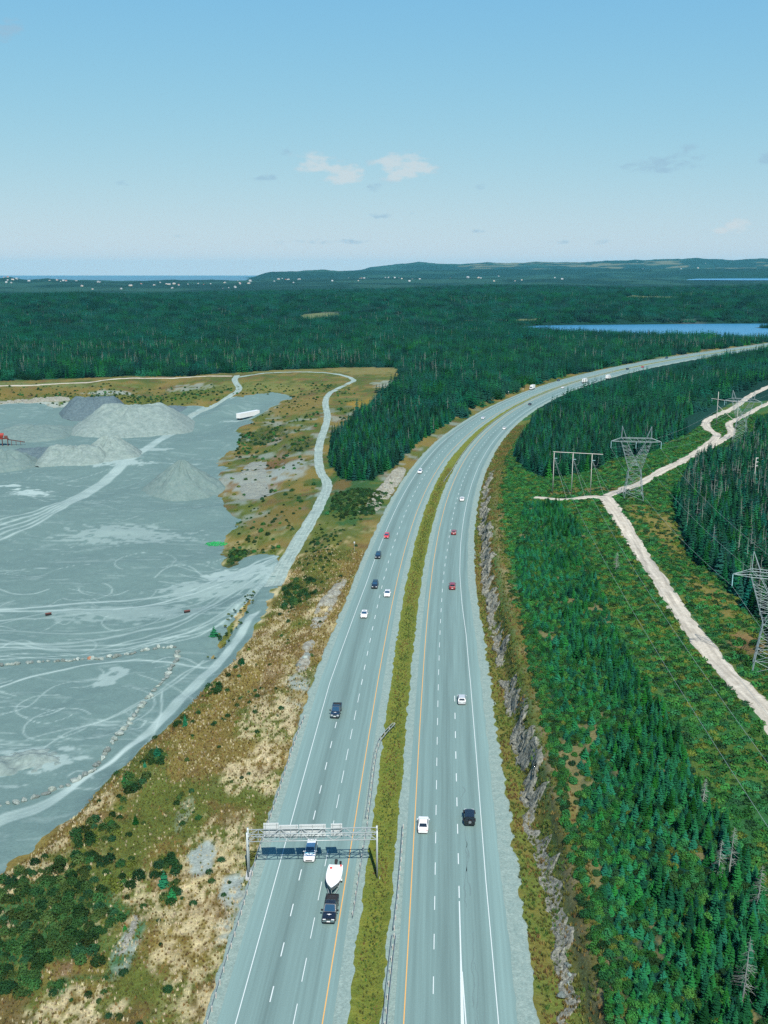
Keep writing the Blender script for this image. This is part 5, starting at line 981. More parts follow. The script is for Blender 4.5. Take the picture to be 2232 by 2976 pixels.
# ------------------------------------------------------------------ sign gantry
def gantry():
    a = unproj(722, 2552, 0); b = unproj(1096, 2545, 0); zt = solve_z(b[0], b[1] + .7, 2412); A = Vector((a[0], a[1], 0)); B = Vector((b[0], b[1], 0)); ax = (B - A).normalized(); L = (B - A).length; up = Vector((0, 0, 1)); nn = Vector((-ax.y, ax.x, 0))
    o = empty('sign_gantry', A); tag(o, 'white lattice sign gantry spanning the oncoming carriageway', 'gantry')
    P = lambda s, d, z: ax * s + nn * d + up * z
    h, dep = 1.25, 1.4; zb = zt - h
    for s in (0.0, L):       # twin-legged supports
        for d in (0, dep): MB().bar(P(s, d, gz(*(A + P(s, d, 0)).xy) - .2), P(s, d, zt + .35), .15, 10).build('leg', M_galv, o, True)
        z = .6
        while z < zb - .8:
            MB().bar(P(s, 0, z), P(s, dep, z + .75), .05).build('leg_brace', M_galv, o); MB().bar(P(s, dep, z + .75), P(s, 0, z + 1.5), .05).build('leg_brace', M_galv, o); z += 1.5
        MB().box(P(s, dep / 2, gz(*(A + P(s, dep / 2, 0)).xy) + .1), (.9, 2.4, .5), math.atan2(ax.y, ax.x)).build('footing', M_conc, o)
    for d in (0, dep):
        for z in (zb, zt): MB().bar(P(-.1, d, z), P(L + .1, d, z), .085, 8).build('chord', M_galv, o, True)
    n = 12; st = L / n; vb = MB().bar(P(0, 0, 0), P(0, 0, h), .04).mesh('brace'); vb.materials.append(M_galv)
    for k in range(n + 1):
        s = k * st
        for d in (0, dep): c = bpy.data.objects.new('brace', vb); COL.objects.link(c); c.parent = o; c.location = P(s, d, zb)
        for z in (zb, zt): MB().bar(P(s, 0, z), P(s, dep, z), .04).build('brace', M_galv, o)
        if k < n:
            e = (k % 2 == 0)
            for d in (0, dep): MB().bar(P(s, d, zb if e else zt), P(s + st, d, zt if e else zb), .045).build('diagonal', M_galv, o)
            for z in (zb, zt): MB().bar(P(s, 0 if e else dep, z), P(s + st, dep if e else 0, z), .04).build('diagonal', M_galv, o)
    # sign panels hang on the far side and face the oncoming traffic
    for s0, s1, top, bot, lab in [(2.45, 4.85, .95, -1.65, 'tallest square sign panel'), (4.9, 7.95, .55, -1.75, None), (8.1, 12.3, .6, -1.75, 'widest sign panel'), (13.1, 14.9, .65, -1.6, 'small sign panel')]:
        sg = MB(); y0 = dep + .30; sg.box(P((s0 + s1) / 2, y0, zt + (top + bot) / 2), (s1 - s0, .06, top - bot), math.atan2(ax.y, ax.x)); q = sg.build('sign_panel', M_alu, o)
        if lab: q['label'] = lab + ' seen from its grey back'
        MB().box(P((s0 + s1) / 2, y0 + .045, zt + (top + bot) / 2), (s1 - s0 - .04, .03, top - bot - .04), math.atan2(ax.y, ax.x)).build('sign_face', M_green, q)
        for f in (.12, .37, .62, .88): MB().box(P((s0 + s1) / 2, y0 - .055, zt + bot + (top - bot) * f), (s1 - s0, .05, .07), math.atan2(ax.y, ax.x)).build('stiffener', M_galv, q)
        for s in np.linspace(s0 + .3, s1 - .3, max(2, int((s1 - s0) / 1.3))): MB().bar(P(s, y0 - .1, zt + top - .05), P(s, y0 - .1, zt + bot + .05), .045).build('mounting_post', M_galv, q)
gantry()

# ------------------------------------------------------------------ vehicles (+Y is forward)
WH = {}
def wheel(parent, x, y, r=.33, w=.22):
    if (r, w) not in WH:
        t = MB().bar((-w / 2, 0, 0), (w / 2, 0, 0), r, 14).mesh('wheel'); t.materials.append(M_black); h = MB().bar((-w / 2 - .008, 0, 0), (w / 2 + .008, 0, 0), r * .62, 10).mesh('rim'); h.materials.append(M_rim); WH[(r, w)] = (t, h)
    t, h = WH[(r, w)]; o = bpy.data.objects.new('wheel', t); COL.objects.link(o); o.parent = parent; o.location = (x, y, r); k = bpy.data.objects.new('rim', h); COL.objects.link(k); k.parent = o
def bil(q, s, t): return q[0] * (1 - s) * (1 - t) + q[1] * s * (1 - t) + q[2] * s * t + q[3] * (1 - s) * t
def pane(parent, name, q, s0, s1, t0, t1, m, off=.012):
    q = [Vector(p) for p in q]; n = (q[1] - q[0]).cross(q[3] - q[0]).normalized(); c = [bil(q, s, t) for s, t in ((s0, t0), (s1, t0), (s1, t1), (s0, t1))]
    return MB().add([p + n * off for p in c] + [p - n * .01 for p in c], [(0, 1, 2, 3), (0, 4, 5, 1), (1, 5, 6, 2), (2, 6, 7, 3), (3, 7, 4, 0)]).build(name, m, parent)
TYPES = {  # length, width, stations (y fraction, deck height, width factor), belt, roof height, cabin base rear/front, cabin top rear/front, wheel radius, wheel y
    'sedan': (4.75, 1.84, [(-.5, .78, .86), (-.47, .98, .93), (-.36, 1.03, .99), (-.1, .98, 1), (.18, .96, 1), (.42, .82, .97), (.48, .68, .9), (.5, .5, .82)], .95, 1.46, -.40, .24, -.22, .04, .33),
    'suv': (4.7, 1.9, [(-.5, .95, .9), (-.48, 1.12, .95), (-.36, 1.12, 1), (0, 1.1, 1), (.2, 1.1, 1), (.42, 1.0, .98), (.48, .85, .93), (.5, .6, .86)], 1.08, 1.74, -.485, .23, -.43, .05, .37),
    'hatch': (4.3, 1.8, [(-.5, .85, .88), (-.48, 1.0, .94), (-.36, 1.02, 1), (0, 1.0, 1), (.2, .99, 1), (.42, .88, .97), (.48, .72, .9), (.5, .5, .82)], .98, 1.53, -.48, .27, -.38, .06, .33),
    'jeep': (4.2, 1.88, [(-.5, 1.1, .95), (-.47, 1.18, .97), (-.3, 1.18, .97), (0, 1.16, .97), (.16, 1.16, .93), (.4, 1.1, .84), (.47, 1.08, .82), (.48, .7, .8)], 1.15, 1.87, -.48, .17, -.475, .12, .42),
    'pickup': (5.95, 2.04, [(-.5, 1.0, .97), (-.49, 1.06, .98), (-.3, 1.06, 1), (0, 1.08, 1), (.2, 1.1, 1), (.42, 1.05, .98), (.485, .98, .95), (.5, .6, .9)], 1.08, 1.92, -.1, .24, -.07, .10, .42)}
def vehicle(kind, pt, u, v, toward, label, name='car', cat='car', group=None, wscreen=None, detail=2, q_off=None):
    L, W, st, belt, H_, cr, cf, tr, tf, R = TYPES[kind]; hw = W / 2; g = unproj(u, v, .7); yy = roadq(np.array([g[0]]), np.array([g[1]]))[1][0]; hd = -math.atan(float(roads(yy))) + (math.pi if toward else 0)
    o = empty(name, (g[0], g[1], .012), hd); tag(o, label, cat, group)
    rings = []
    for f, zt, wf in st:
        w = hw * wf; y = f * L; zl = .3; rings.append([(-w * .9, y, zl), (w * .9, y, zl), (w, y, zl + .25 * (zt - zl)), (w, y, zt - .22 * (zt - zl)), (w * .93, y, zt - .03), (w * .6, y, zt + .012), (-w * .6, y, zt + .012), (-w * .93, y, zt - .03), (-w, y, zt - .22 * (zt - zl)), (-w, y, zl + .25 * (zt - zl))])
    body = MB(); body.loft(rings)
    b0, b1, t0, t1 = cr * L, cf * L, tr * L, tf * L; wb, wt = hw * .93, hw * .74
    if kind == 'jeep': wt = hw * .84; wb = hw * .9
    zb = belt - .04; Bq = [(-wb, b0, zb), (wb, b0, zb), (wb, b1, zb), (-wb, b1, zb)]; Tq = [(-wt, t0, H_ - .03), (wt, t0, H_ - .03), (wt, t1, H_ - .03), (-wt, t1, H_ - .03)]; Uq = [(-wt * .88, t0 + .12, H_), (wt * .88, t0 + .12, H_), (wt * .88, t1 - .12, H_), (-wt * .88, t1 - .12, H_)]
    body.loft([Bq, Tq, Uq]); bo = body.build('body', pt, o)
    Fr = [Bq[2], Bq[3], Tq[3], Tq[2]]; Re = [Bq[0], Bq[1], Tq[1], Tq[0]]; Ri = [Bq[1], Bq[2], Tq[2], Tq[1]]; Le = [Bq[3], Bq[0], Tq[0], Tq[3]]
    pane(o, 'windscreen', Fr, .05, .95, .10, .94, wscreen or M_glassb); pane(o, 'rear_window', Re, .08, .92, .2 if kind != 'pickup' else .3, .9, M_glass)
    for q, nm in ((Ri, 'side_window'), (Le, 'side_window')): pane(o, nm, q, .06, .48, .22, .9, M_glass); pane(o, nm, q, .52, .94, .22, .9, M_glass)
    if kind in ('sedan', 'suv', 'hatch') and detail > 1: pane(o, 'sunroof', [Uq[0], Uq[1], Uq[2], Uq[3]], .2, .8, .5, .85, M_glass, .01) if pt is PW and kind == 'sedan' and toward else None
    for sx in (-1, 1):
        for fy in (-.305, .31): wheel(o, sx * (hw - .11), fy * L, R, .24)
        zf = st[-2][1] - .12; MB().box((sx * hw * .62, L * .488, zf), (.42, .10, .16)).build('headlight', M_lamp, o); MB().box((sx * hw * .70, -L * .492, st[1][1] - .22), (.30, .06, .2)).build('tail_light', M_tail, o)
        MB().box((sx * (hw + .09), b1 - .35, belt + .08), (.2, .12, .15)).build('mirror', pt if kind != 'jeep' else M_under, o)
    MB().box((0, L * .497, .48), (hw * 1.15, .06, .18)).build('grille', M_under, o); MB().box((0, -L * .503, .62 if kind != 'sedan' else .7), (.5, .03, .14)).build('number_plate', M_plate, o)
    MB().box((0, 0, .28), (W * .86, L * .94, .12)).build('underbody', M_under, o)
    if kind == 'jeep':
        k = MB().bar((.05, -L / 2 - .02, 1.02), (.05, -L / 2 - .24, 1.02), .39, 16).build('spare_wheel', M_black, o); MB().bar((.05, -L / 2 - .23, 1.02), (.05, -L / 2 - .255, 1.02), .25, 14).build('spare_rim', M_rim, k)
        for sx in (-1, 1):
            for fy in (-.305, .31): MB().box((sx * (hw - .02), fy * L, .92), (.3, 1.05, .08)).build('wheel_arch', M_under, o)
    if kind == 'pickup':
        # open load bed behind the cab
        y0, y1 = -L * .495, -L * .115; MB().box((0, (y0 + y1) / 2, 1.082), (W * .80, y1 - y0 - .12, .01)).build('bed_floor', M_under, o)
        for sx in (-1, 1): MB().box((sx * hw * .9, (y0 + y1) / 2, 1.13), (.14, y1 - y0, .14)).build('bed_rail', pt, o)
        MB().box((0, y0 + .05, 1.13), (W * .8, .08, .14)).build('tailgate', pt, o); MB().box((0, L * .503, .82), (hw * 1.5, .05, .10)).build('grille_bar', M_chrome, o); MB().box((0, L * .503, .62), (hw * 1.72, .08, .16)).build('bumper', M_chrome, o); MB().box((0, L * .508, .62), (.5, .08, .14)).build('number_plate', M_plate, o)
        for sx in (-1, 1): MB().box((sx * (hw + .16), b1 - .3, belt + .12), (.28, .14, .26)).build('tow_mirror', M_under, o)
        MB().add([(-.34, 0, 0), (-.12, .05, 0), (-.08, .15, 0), (.08, .15, 0), (.12, .05, 0), (.34, 0, 0), (.30, -.10, 0), (.10, -.06, 0), (.06, -.16, 0), (-.06, -.16, 0), (-.10, -.06, 0), (-.30, -.10, 0)], [tuple(range(12))]).build('hood_mark', M_plate, o).location = (0, L * .34, 1.115)  # flat white cross-shaped mark on top of the hood
    return o
def box_truck(u, v, toward, label, cabw=True, L=8.5):
    g = unproj(u, v, 1.6); yy = roadq(np.array([g[0]]), np.array([g[1]]))[1][0]; o = empty('box_truck', (g[0], g[1], .012), -math.atan(float(roads(yy))) + (math.pi if toward else 0)); tag(o, label, 'truck', 'white box trucks')
    cb = MB().box((0, -1.0, 2.25), (2.5, L - 2.3, 2.75)).build('cargo_box', PB, o)
    for sx in (-1, 1): MB().box((sx * 1.262, -1.0, .95), (.02, L - 2.4, .10)).build('side_rail', M_galv, cb)
    MB().loft([[(-1.1, L / 2 - 1.9, .6), (1.1, L / 2 - 1.9, .6), (1.1, L / 2 - .1, .6), (-1.1, L / 2 - .1, .6)], [(-1.12, L / 2 - 1.9, 1.6), (1.12, L / 2 - 1.9, 1.6), (1.1, L / 2, 1.55), (-1.1, L / 2, 1.55)], [(-1.0, L / 2 - 1.9, 2.7), (1.0, L / 2 - 1.9, 2.7), (1.0, L / 2 - .75, 2.65), (-1.0, L / 2 - .75, 2.65)]]).build('cab', PB, o)
    pane(o, 'windscreen', [(1.05, L / 2 - .02, 1.62), (-1.05, L / 2 - .02, 1.62), (-.98, L / 2 - .7, 2.6), (.98, L / 2 - .7, 2.6)], .04, .96, .05, .95, M_glass, .03)
    for sx in (-1, 1):
        for y in (L / 2 - 1.1, -L / 2 + 1.6): wheel(o, sx * 1.05, y, .48, .3)
        MB().box((sx * .8, L / 2 - .02, .95), (.35, .1, .2)).build('headlight', M_lamp, o); MB().box((sx * 1.0, -L / 2 + .14, .85), (.25, .06, .2)).build('tail_light', M_tail, o)
    MB().box((0, -.2, .62), (1.0, L - 1.2, .25)).build('chassis', M_under, o); return o
V_ = vehicle
V_('pickup', PK, 961, 2640, True, 'black pickup truck with chrome bumper towing the white boat', 'pickup_truck', 'pickup')
car_p = V_('suv', PW, 903, 2474, True, 'white SUV with shade painted as teal band under its windscreen passing below the gantry')
MB().box((0, 1.18, 1.118), (1.62, .22, .012)).build('teal_hood_shade', mat('teal_shade', (.03, .30, .42), rough=.4), car_p)  # gantry shade across the hood, painted on as a teal strip
V_('pickup', PN, 977, 2064, True, 'dark blue pickup with long bed on the oncoming outer lane', 'pickup_truck', 'pickup')
V_('sedan', PW, 1059, 1783, True, 'white sedan in the outer oncoming lane behind the dark blue pickup')
V_('sedan', PW, 1126, 1723, True, 'white sedan with dark sunroof beside the yellow line of the oncoming lanes')
V_('suv', PK, 1090, 1699, True, 'black SUV running level with the sunroofed white sedan')
V_('suv', PK, 1099, 1614, True, 'black SUV following closely behind the red car')
V_('hatch', PR, 1124, 1556, True, 'bright red hatchback on the white edge line of the oncoming carriageway')
V_('suv', PW, 1221, 1370, True, 'white SUV alone beside the pale rock outcrop')
V_('sedan', PW, 1404, 1214, True, 'white sedan on the oncoming lanes at the bend below the box truck')
box_truck(1547, 1126, True, 'white box truck with sloped cab coming round the bend')
V_('sedan', PK, 1623, 1104.5, True, 'black car behind the oncoming box truck')
V_('suv', PK, 1937, 1040, True, 'black car on the far straight at the grassy gap in the forest')
V_('sedan', PS, 1996, 1032.5, True, 'silver car on the far straight nearing the lake')
V_('jeep', PK, 1364, 2374, False, 'black square off-roader with a spare wheel on its back')
V_('sedan', PW, 1230, 2393, False, 'white sedan beside the median guardrail on the outbound carriageway')
V_('hatch', PS, 1342, 2030, False, 'silver hatchback driving out beside the rock cut')
V_('suv', PM, 1315, 1702, False, 'dark red SUV on the outbound carriageway')
V_('hatch', PM, 1319, 1546, False, 'maroon hatchback ahead of the dark red SUV')
V_('sedan', PW, 1343, 1449, False, 'white sedan ahead of the maroon hatchback')
V_('sedan', PW, 1466, 1244, False, 'white sedan on the outbound bend behind a black car')
V_('sedan', PK, 1540, 1174, False, 'black car on the outbound bend beside the median guardrail')
V_('sedan', PW, 1636, 1126, False, 'white car overtaking beside the outbound box truck')
box_truck(1700, 1107, False, 'white box truck driving away along the outbound bend')
box_truck(1768, 1096, False, 'white truck half hidden by spruces on the outbound bend')
V_('suv', PK, 1824, 1072, False, 'black SUV just above the spruce tops on the outbound lanes')
V_('sedan', PR, 1868, 1066, False, 'small red car half hidden by spruce tops')

# ------------------------------------------------------------------ boat and trailer
def boat():
    c = unproj(970, 2560, .9); yy = roadq(np.array([c[0]]), np.array([c[1]]))[1][0]; hd = -math.atan(float(roads(yy))) + math.pi
    M_hull = mat('hull_grey', (.09, .10, .11), rough=.35, spec=.5, coat=.4); M_deck = mat('boat_white', (.82, .82, .82), rough=.4, spec=.4, var=.04, scale=2.0); M_red = mat('red_plastic', (.62, .07, .05), rough=.5)
    o = empty('motor_boat', (c[0], c[1], .62), hd); tag(o, 'white open motor boat with dark hull riding on the trailer', 'boat')
    S = [(-3.3, 1.08, .08, .95), (-2.2, 1.18, .04, .97), (-.8, 1.22, .0, 1.02), (.6, 1.15, .02, 1.10), (1.8, .88, .12, 1.22), (2.6, .52, .32, 1.32), (3.25, .14, .72, 1.40), (3.45, .02, 1.1, 1.42)]
    rings = []
    for y, b, k, s in S: rings.append([(0, y, k), (b * .72, y, k + .28 * (s - k)), (b * .96, y, k + .7 * (s - k)), (b, y, s), (-b, y, s), (-b * .96, y, k + .7 * (s - k)), (-b * .72, y, k + .28 * (s - k))])
    MB().loft(rings).build('hull', M_hull, o)
    dk = MB(); rim = [(y, b, s) for y, b, k, s in S]
    for (y0, b0, s0), (y1, b1, s1) in zip(rim[:-1], rim[1:]):
        for sx in (-1, 1): dk.quad((sx * (b0 + .03), y0, s0 + .02), (sx * (b1 + .03), y1, s1 + .02), (sx * max(0, b1 - .26), y1, s1 + .04), (sx * max(0, b0 - .26), y0, s0 + .04)) if sx > 0 else dk.quad((sx * max(0, b0 - .26), y0, s0 + .04), (sx * max(0, b1 - .26), y1, s1 + .04), (sx * (b1 + .03), y1, s1 + .02), (sx * (b0 + .03), y0, s0 + .02))
    dk.build('gunwale', M_deck, o)
    fl = MB()
    for (y0, b0, s0), (y1, b1, s1) in zip(rim[:-1], rim[1:]):
        a, b = max(0.001, b0 - .26), max(0.001, b1 - .26); z0 = s0 + .012 if y0 < 1.0 else s0 + .035; z1 = s1 + .012 if y1 < 1.0 else s1 + .035
        fl.quad((-a, y0, z0), (a, y0, z0), (b, y1, z1), (-b, y1, z1))
        for sx in (-1, 1): fl.quad((sx * a, y0, z0), (sx * b, y1, z1), (sx * b, y1, s1 + .04), (sx * a, y0, s0 + .04))
    fl.build('cockpit_floor', M_deck, o); MB().box((0, -3.3, .62), (1.9, .08, .66)).build('transom', M_deck, o)
    MB().box((0, -.4, 1.02), (.5, .4, .3), 0, .85).build('console', M_deck, o); MB().box((0, 1.25, 1.1), (1.2, .4, .16)).build('bow_seat', M_deck, o)
    MB().bar((.66, -2.3, .95), (.66, -2.3, 1.10), .22, 12).build('fuel_tank', M_red, o); MB().box((-.85, -2.95, 1.06), (.26, .3, .2)).build('red_box', M_red, o)
    m = MB(); m.loft([[(-.2, -3.75, 1.0), (.2, -3.75, 1.0), (.2, -3.35, 1.0), (-.2, -3.35, 1.0)], [(-.26, -3.95, 1.35), (.26, -3.95, 1.35), (.24, -3.4, 1.35), (-.24, -3.4, 1.35)], [(-.18, -3.85, 1.65), (.18, -3.85, 1.65), (.17, -3.45, 1.62), (-.17, -3.45, 1.62)]]); m.build('outboard_motor', M_black, o); MB().box((0, -3.62, .5), (.14, .28, 1.0)).build('motor_leg', M_under, o)
    MB().bar((-.72, -3.45, 1.0), (-.72, -3.5, 1.45), .16, 10, .2).build('auxiliary_motor', M_black, o)
    t = empty('boat_trailer', (c[0], c[1], 0), hd); tag(t, 'galvanised boat trailer hitched to the black pickup', 'trailer')
    for sx in (-1, 1):
        MB().bar((sx * .95, -3.0, .56), (sx * .9, 1.2, .56), .06).build('side_beam', M_galv, t); MB().bar((sx * .9, 1.2, .56), (0, 4.25, .52), .06).build('tongue', M_galv, t); wheel(t, sx * 1.12, -1.1, .33, .22)
        MB().loft([[(sx * 1.12 - .14, y, z) , (sx * 1.12 + .14, y, z), (sx * 1.12 + .14, y, z + .03), (sx * 1.12 - .14, y, z + .03)] for y, z in ((-1.55, .5), (-1.4, .72), (-1.1, .78), (-.8, .72), (-.65, .5))]).build('fender', M_galv, t)
        MB().box((sx * .55, -1.5, .62), (.12, 2.4, .1)).build('bunk', M_woodp, t); MB().box((sx * .95, -3.05, .6), (.22, .06, .14)).build('tail_light', M_tail, t)
    for y in (-2.6, -1.1, .8): MB().bar((-.95, y, .54), (.95, y, .54), .05).build('cross_beam', M_galv, t)
    MB().bar((0, 3.3, .55), (0, 3.3, 1.5), .05).build('winch_post', M_galv, t)
boat()

# ------------------------------------------------------------------ power line
M_pyl = mat('weathered_steel_lattice', (.27, .34, .35), rough=.6, metal=.2)
def pylon(u, v, zg, h, rz, label, s=1.0):
    p = unproj(u, v, zg); g0 = gz(p[0], p[1]); o = empty('lattice_pylon', (p[0], p[1], g0 - .1), rz); tag(o, label, 'pylon', 'steel lattice pylons of the power line')
    b, w, wz, az, aw = 3.7 * s, 2.3 * s, h * .41, h * .79, 5.6 * s; d = 1.0 * s
    base = [(-b, -b * .8), (b, -b * .8), (b, b * .8), (-b, b * .8)]; wst = [(-w, -w * .7), (w, -w * .7), (w, w * .7), (-w, w * .7)]
    for (x0, y0), (x1, y1) in zip(base, wst): MB().bar((x0, y0, -.5), (x1, y1, wz), .10, 4).build('leg', M_pyl, o)
    br = MB()
    for i in range(4):
        j = (i + 1) % 4
        for k in range(4):
            f0, f1 = k / 4, (k + 1) / 4; P = lambda c, f: (base[c][0] + (wst[c][0] - base[c][0]) * f, base[c][1] + (wst[c][1] - base[c][1]) * f, wz * f)
            br.bar(P(i, f0), P(j, f1), .042, 4); br.bar(P(j, f0), P(i, f1), .042, 4); br.bar(P(i, f1), P(j, f1), .042, 4)
    br.build('bracing', M_pyl, o)
    top = [(-aw, -d), (aw, -d), (aw, d), (-aw, d)]; ar = MB()
    for sx in (-1, 1):
        for sy in (-1, 1):
            a0 = (sx * w, sy * w * .7, wz); a1 = (sx * aw, sy * d, az); i0 = (sx * .2, sy * w * .6, wz + .4); i1 = (sx * (aw - 2.0 * s), sy * d, az)
            MB().bar(a0, a1, .075, 4).build('arm_leg', M_pyl, o); MB().bar((-sx * w * .9, sy * w * .7, wz), i1, .075, 4).build('arm_leg', M_pyl, o)
            for k in range(1, 7):
                f = k / 7; A = [a0[q] + (a1[q] - a0[q]) * f for q in range(3)]; B0 = (-sx * w * .9, sy * w * .7, wz); Bp = [B0[q] + (i1[q] - B0[q]) * (f * .9 + .05) for q in range(3)]; ar.bar(A, Bp, .036, 4)
                A2 = [a0[q] + (a1[q] - a0[q]) * (f + 1 / 7) for q in range(3)]; ar.bar(A2, Bp, .036, 4) if k < 6 else None
    ar.build('arm_bracing', M_pyl, o)
    ca = MB(); cw = 9.4 * s; zt = az + 1.4 * s
    for sy in (-1, 1):
        ca.bar((-cw, sy * .25, az + .4), (cw, sy * .25, az + .4), .075, 4) if False else None
        ca.bar((-aw, sy * d, az), (aw, sy * d, az), .075, 4); ca.bar((-aw, sy * d, zt), (aw, sy * d, zt), .075, 4)
        for sx in (-1, 1): ca.bar((sx * aw, sy * d, az), (sx * cw, 0, az + .1), .075, 4); ca.bar((sx * aw, sy * d, zt), (sx * cw, 0, az + .1), .07, 4)
        n = 8
        for k in range(n):
            x0, x1 = -aw + 2 * aw * k / n, -aw + 2 * aw * (k + 1) / n; ca.bar((x0, sy * d, az if k % 2 else zt), (x1, sy * d, zt if k % 2 else az), .036, 4)
    ca.build('crossarm', M_pyl, o)
    for sx in (-1, 1):
        pk = MB()
        for sy in (-1, 1): pk.bar((sx * aw, sy * d, zt), (sx * (aw - .1), 0, h), .08, 4); pk.bar((sx * (aw - 1.8 * s), sy * d, zt), (sx * (aw - .1), 0, h), .07, 4)
        pk.build('peak', M_pyl, o)
    att = []
    for x in (-cw, 0, cw):
        MB().bar((x, 0, az), (x, 0, az - 2.6 * s), .10, 6).build('insulator_string', M_insul, o); att.append(Vector((x, 0, az - 2.6 * s)))
    M = Matrix.Translation(o.location) @ Matrix.Rotation(rz, 4, 'Z'); return [M @ a for a in att], [M @ Vector((sx * (aw - .1), 0, h)) for sx in (-1, 1)]
a1, g1 = pylon(1839, 1452, 7, 28.5, -.12, 'lattice pylon standing where the sandy tracks meet')
a2, g2 = pylon(2238, 1936, 8, 27, -.35, 'lattice pylon at the spruce edge beside the sandy track')
a3, g3 = pylon(2150, 1282, 5.5, 27, -.5, 'far lattice pylon straddling the winding track')
def cable(a, b, sag, label, group, r=.022):
    n = 18; P = [a.lerp(b, i / n) - Vector((0, 0, sag * 4 * (i / n) * (1 - i / n))) for i in range(n + 1)]; m = MB()
    for i in range(n): m.bar(P[i], P[i + 1], r, 3)
    tag(m.build('power_cable', M_cable), label, 'cable', group)
for i in range(3):
    cable(a1[i], a2[i], 3.5, ['inner', 'middle', 'outer'][i] + ' conductor between the track junction pylon and the spruce edge pylon', 'pylon conductors')
    cable(a1[i], a3[i], 4, ['inner', 'middle', 'outer'][i] + ' conductor between the track junction pylon and the far pylon', 'pylon conductors')
    cable(a2[i], a2[i] + (a2[i] - a1[i]) * 1.0, 4, ['inner', 'middle', 'outer'][i] + ' conductor running on from the spruce edge pylon', 'pylon conductors')
    cable(a3[i], a3[i] + (a3[i] - a1[i]) * 1.2, 4, ['inner', 'middle', 'outer'][i] + ' conductor running on beyond the far pylon', 'pylon conductors')
def pole(parent, x, y, h, r=.17, z0=-.5): return MB().bar((x, y, z0), (x, y, h), r, 8, r * .75).build('pole', M_woodp, parent, True)
def three_pole():
    L = [unproj(u, v, 6) for u, v in ((1606, 1433), (1660, 1437), (1712, 1440))]; A = Vector((L[0][0], L[0][1], gz(L[0][0], L[0][1]))); o = empty('pole_frame', A); tag(o, 'three pole timber frame carrying one long crossbar', 'power pole'); att = []
    ax = (Vector(L[2]) - Vector(L[0])); ax.z = 0; ax.normalize(); sp = (Vector(L[1]) - Vector(L[0])).length; h = 17.0
    for k in range(3):
        p = ax * sp * k; pole(o, p.x, p.y, h); att.append(A + p + Vector((0, 0, h - 2.6)))
        c = MB(); q = [p + Vector((.4 + .5 * t * 4, -.3, h - 2.6 - 2.2 * math.sin(t * 2.6))) for t in np.linspace(0, 1, 7)]
        for a, b in zip(q[:-1], q[1:]): c.bar(a, b, .035, 4)
        c.bar(q[-1], p + Vector((2.6, -.2, h)), .035, 4); c.build('jumper_cable', M_cable, o); MB().bar(p + Vector((0, 0, h - 2.5)), p + Vector((1.3, -.3, h - 2.5)), .09, 6).build('insulator_string', M_insul, o)
        MB().bar(p + Vector((0, 0, h - 2)), p + Vector((3.5, -14, 0)), .03, 3).build('guy_wire', M_cable, o)
    e = ax * sp * 2 + ax * 4.2; MB().bar((-.4, 0, h + .1), (e.x, e.y, h + .1), .15, 4).build('crossbar', M_woodp, o); return att
at = three_pole()
END = [D(1900, 2150, 26), D(1960, 2050, 26), D(2020, 1980, 26)]
for i, a in enumerate(at): cable(a, Vector(END[i]), 5, ['first', 'middle', 'last'][i] + ' thin cable from the three pole frame over the clearing', 'pole frame cables', .026)
def h_frame():
    p = unproj(1580 + 1275 * .393, 1100 + 345 * .393, 5.5); q = unproj(1580 + 1425 * .393, 1100 + 370 * .393, 5.5); A = Vector((p[0], p[1], gz(p[0], p[1]))); o = empty('pole_frame', A); tag(o, 'two pole timber frame with crossed braces on the winding track', 'power pole'); d = Vector((q[0] - p[0], q[1] - p[1], 0)); h = 16.5
    pole(o, 0, 0, h + 3.5, .2); pole(o, d.x, d.y, h, .2); ax = d.normalized(); a = -ax * 5; b = d + ax * 1.5; MB().bar((a.x, a.y, h - 1), (b.x, b.y, h - 1), .16, 4).build('crossbar', M_woodp, o)
    MB().bar((0, 0, h - 4.5), (d.x, d.y, h * .22), .12, 4).build('brace', M_woodp, o); MB().bar((d.x, d.y, h - 4.5), (0, 0, h * .22), .12, 4).build('brace', M_woodp, o)
    for t in (-.9, .4, 1.1): c = d * t if t > 0 else ax * -4.5; MB().bar((c.x, c.y, h - 1), (c.x, c.y, h - 2.6), .09, 6).build('insulator_string', M_insul, o)
h_frame()
def lone_pole(u, v, zg, h, label):
    p = unproj(u, v, zg); o = empty('power_pole', (p[0], p[1], gz(p[0], p[1]))); tag(o, label, 'power pole'); pole(o, 0, 0, h)
    for k in range(3): MB().bar((0, 0, h - .3 - k * 1.6), (.9, 0, h - .2 - k * 1.6), .1, 6).build('insulator', M_plate, o)
lone_pole(2190, 1420, 7, 13.5, 'grey timber pole with white insulators among the dark spruces')
def marker(u, v, h, lab):
    p = unproj(u, v, 0.5); o = empty('marker_post', (p[0], p[1], gz(p[0], p[1]))); tag(o, lab, 'post'); MB().bar((0, 0, -.3), (0, 0, h), .05, 6).build('post', M_galv, o); MB().box((0, -.06, h - .35), (.45, .03, .6)).build('plate', M_alu, o)
marker(1030, 1598, 3.4, 'thin roadside post in the grass beside the red hatchback'); marker(1520, 1139, 3.4, 'small sign post at the bend beside the oncoming box truck'); marker(1478, 1148, 3.0, 'short sign post in front of the bare cutting at the bend')

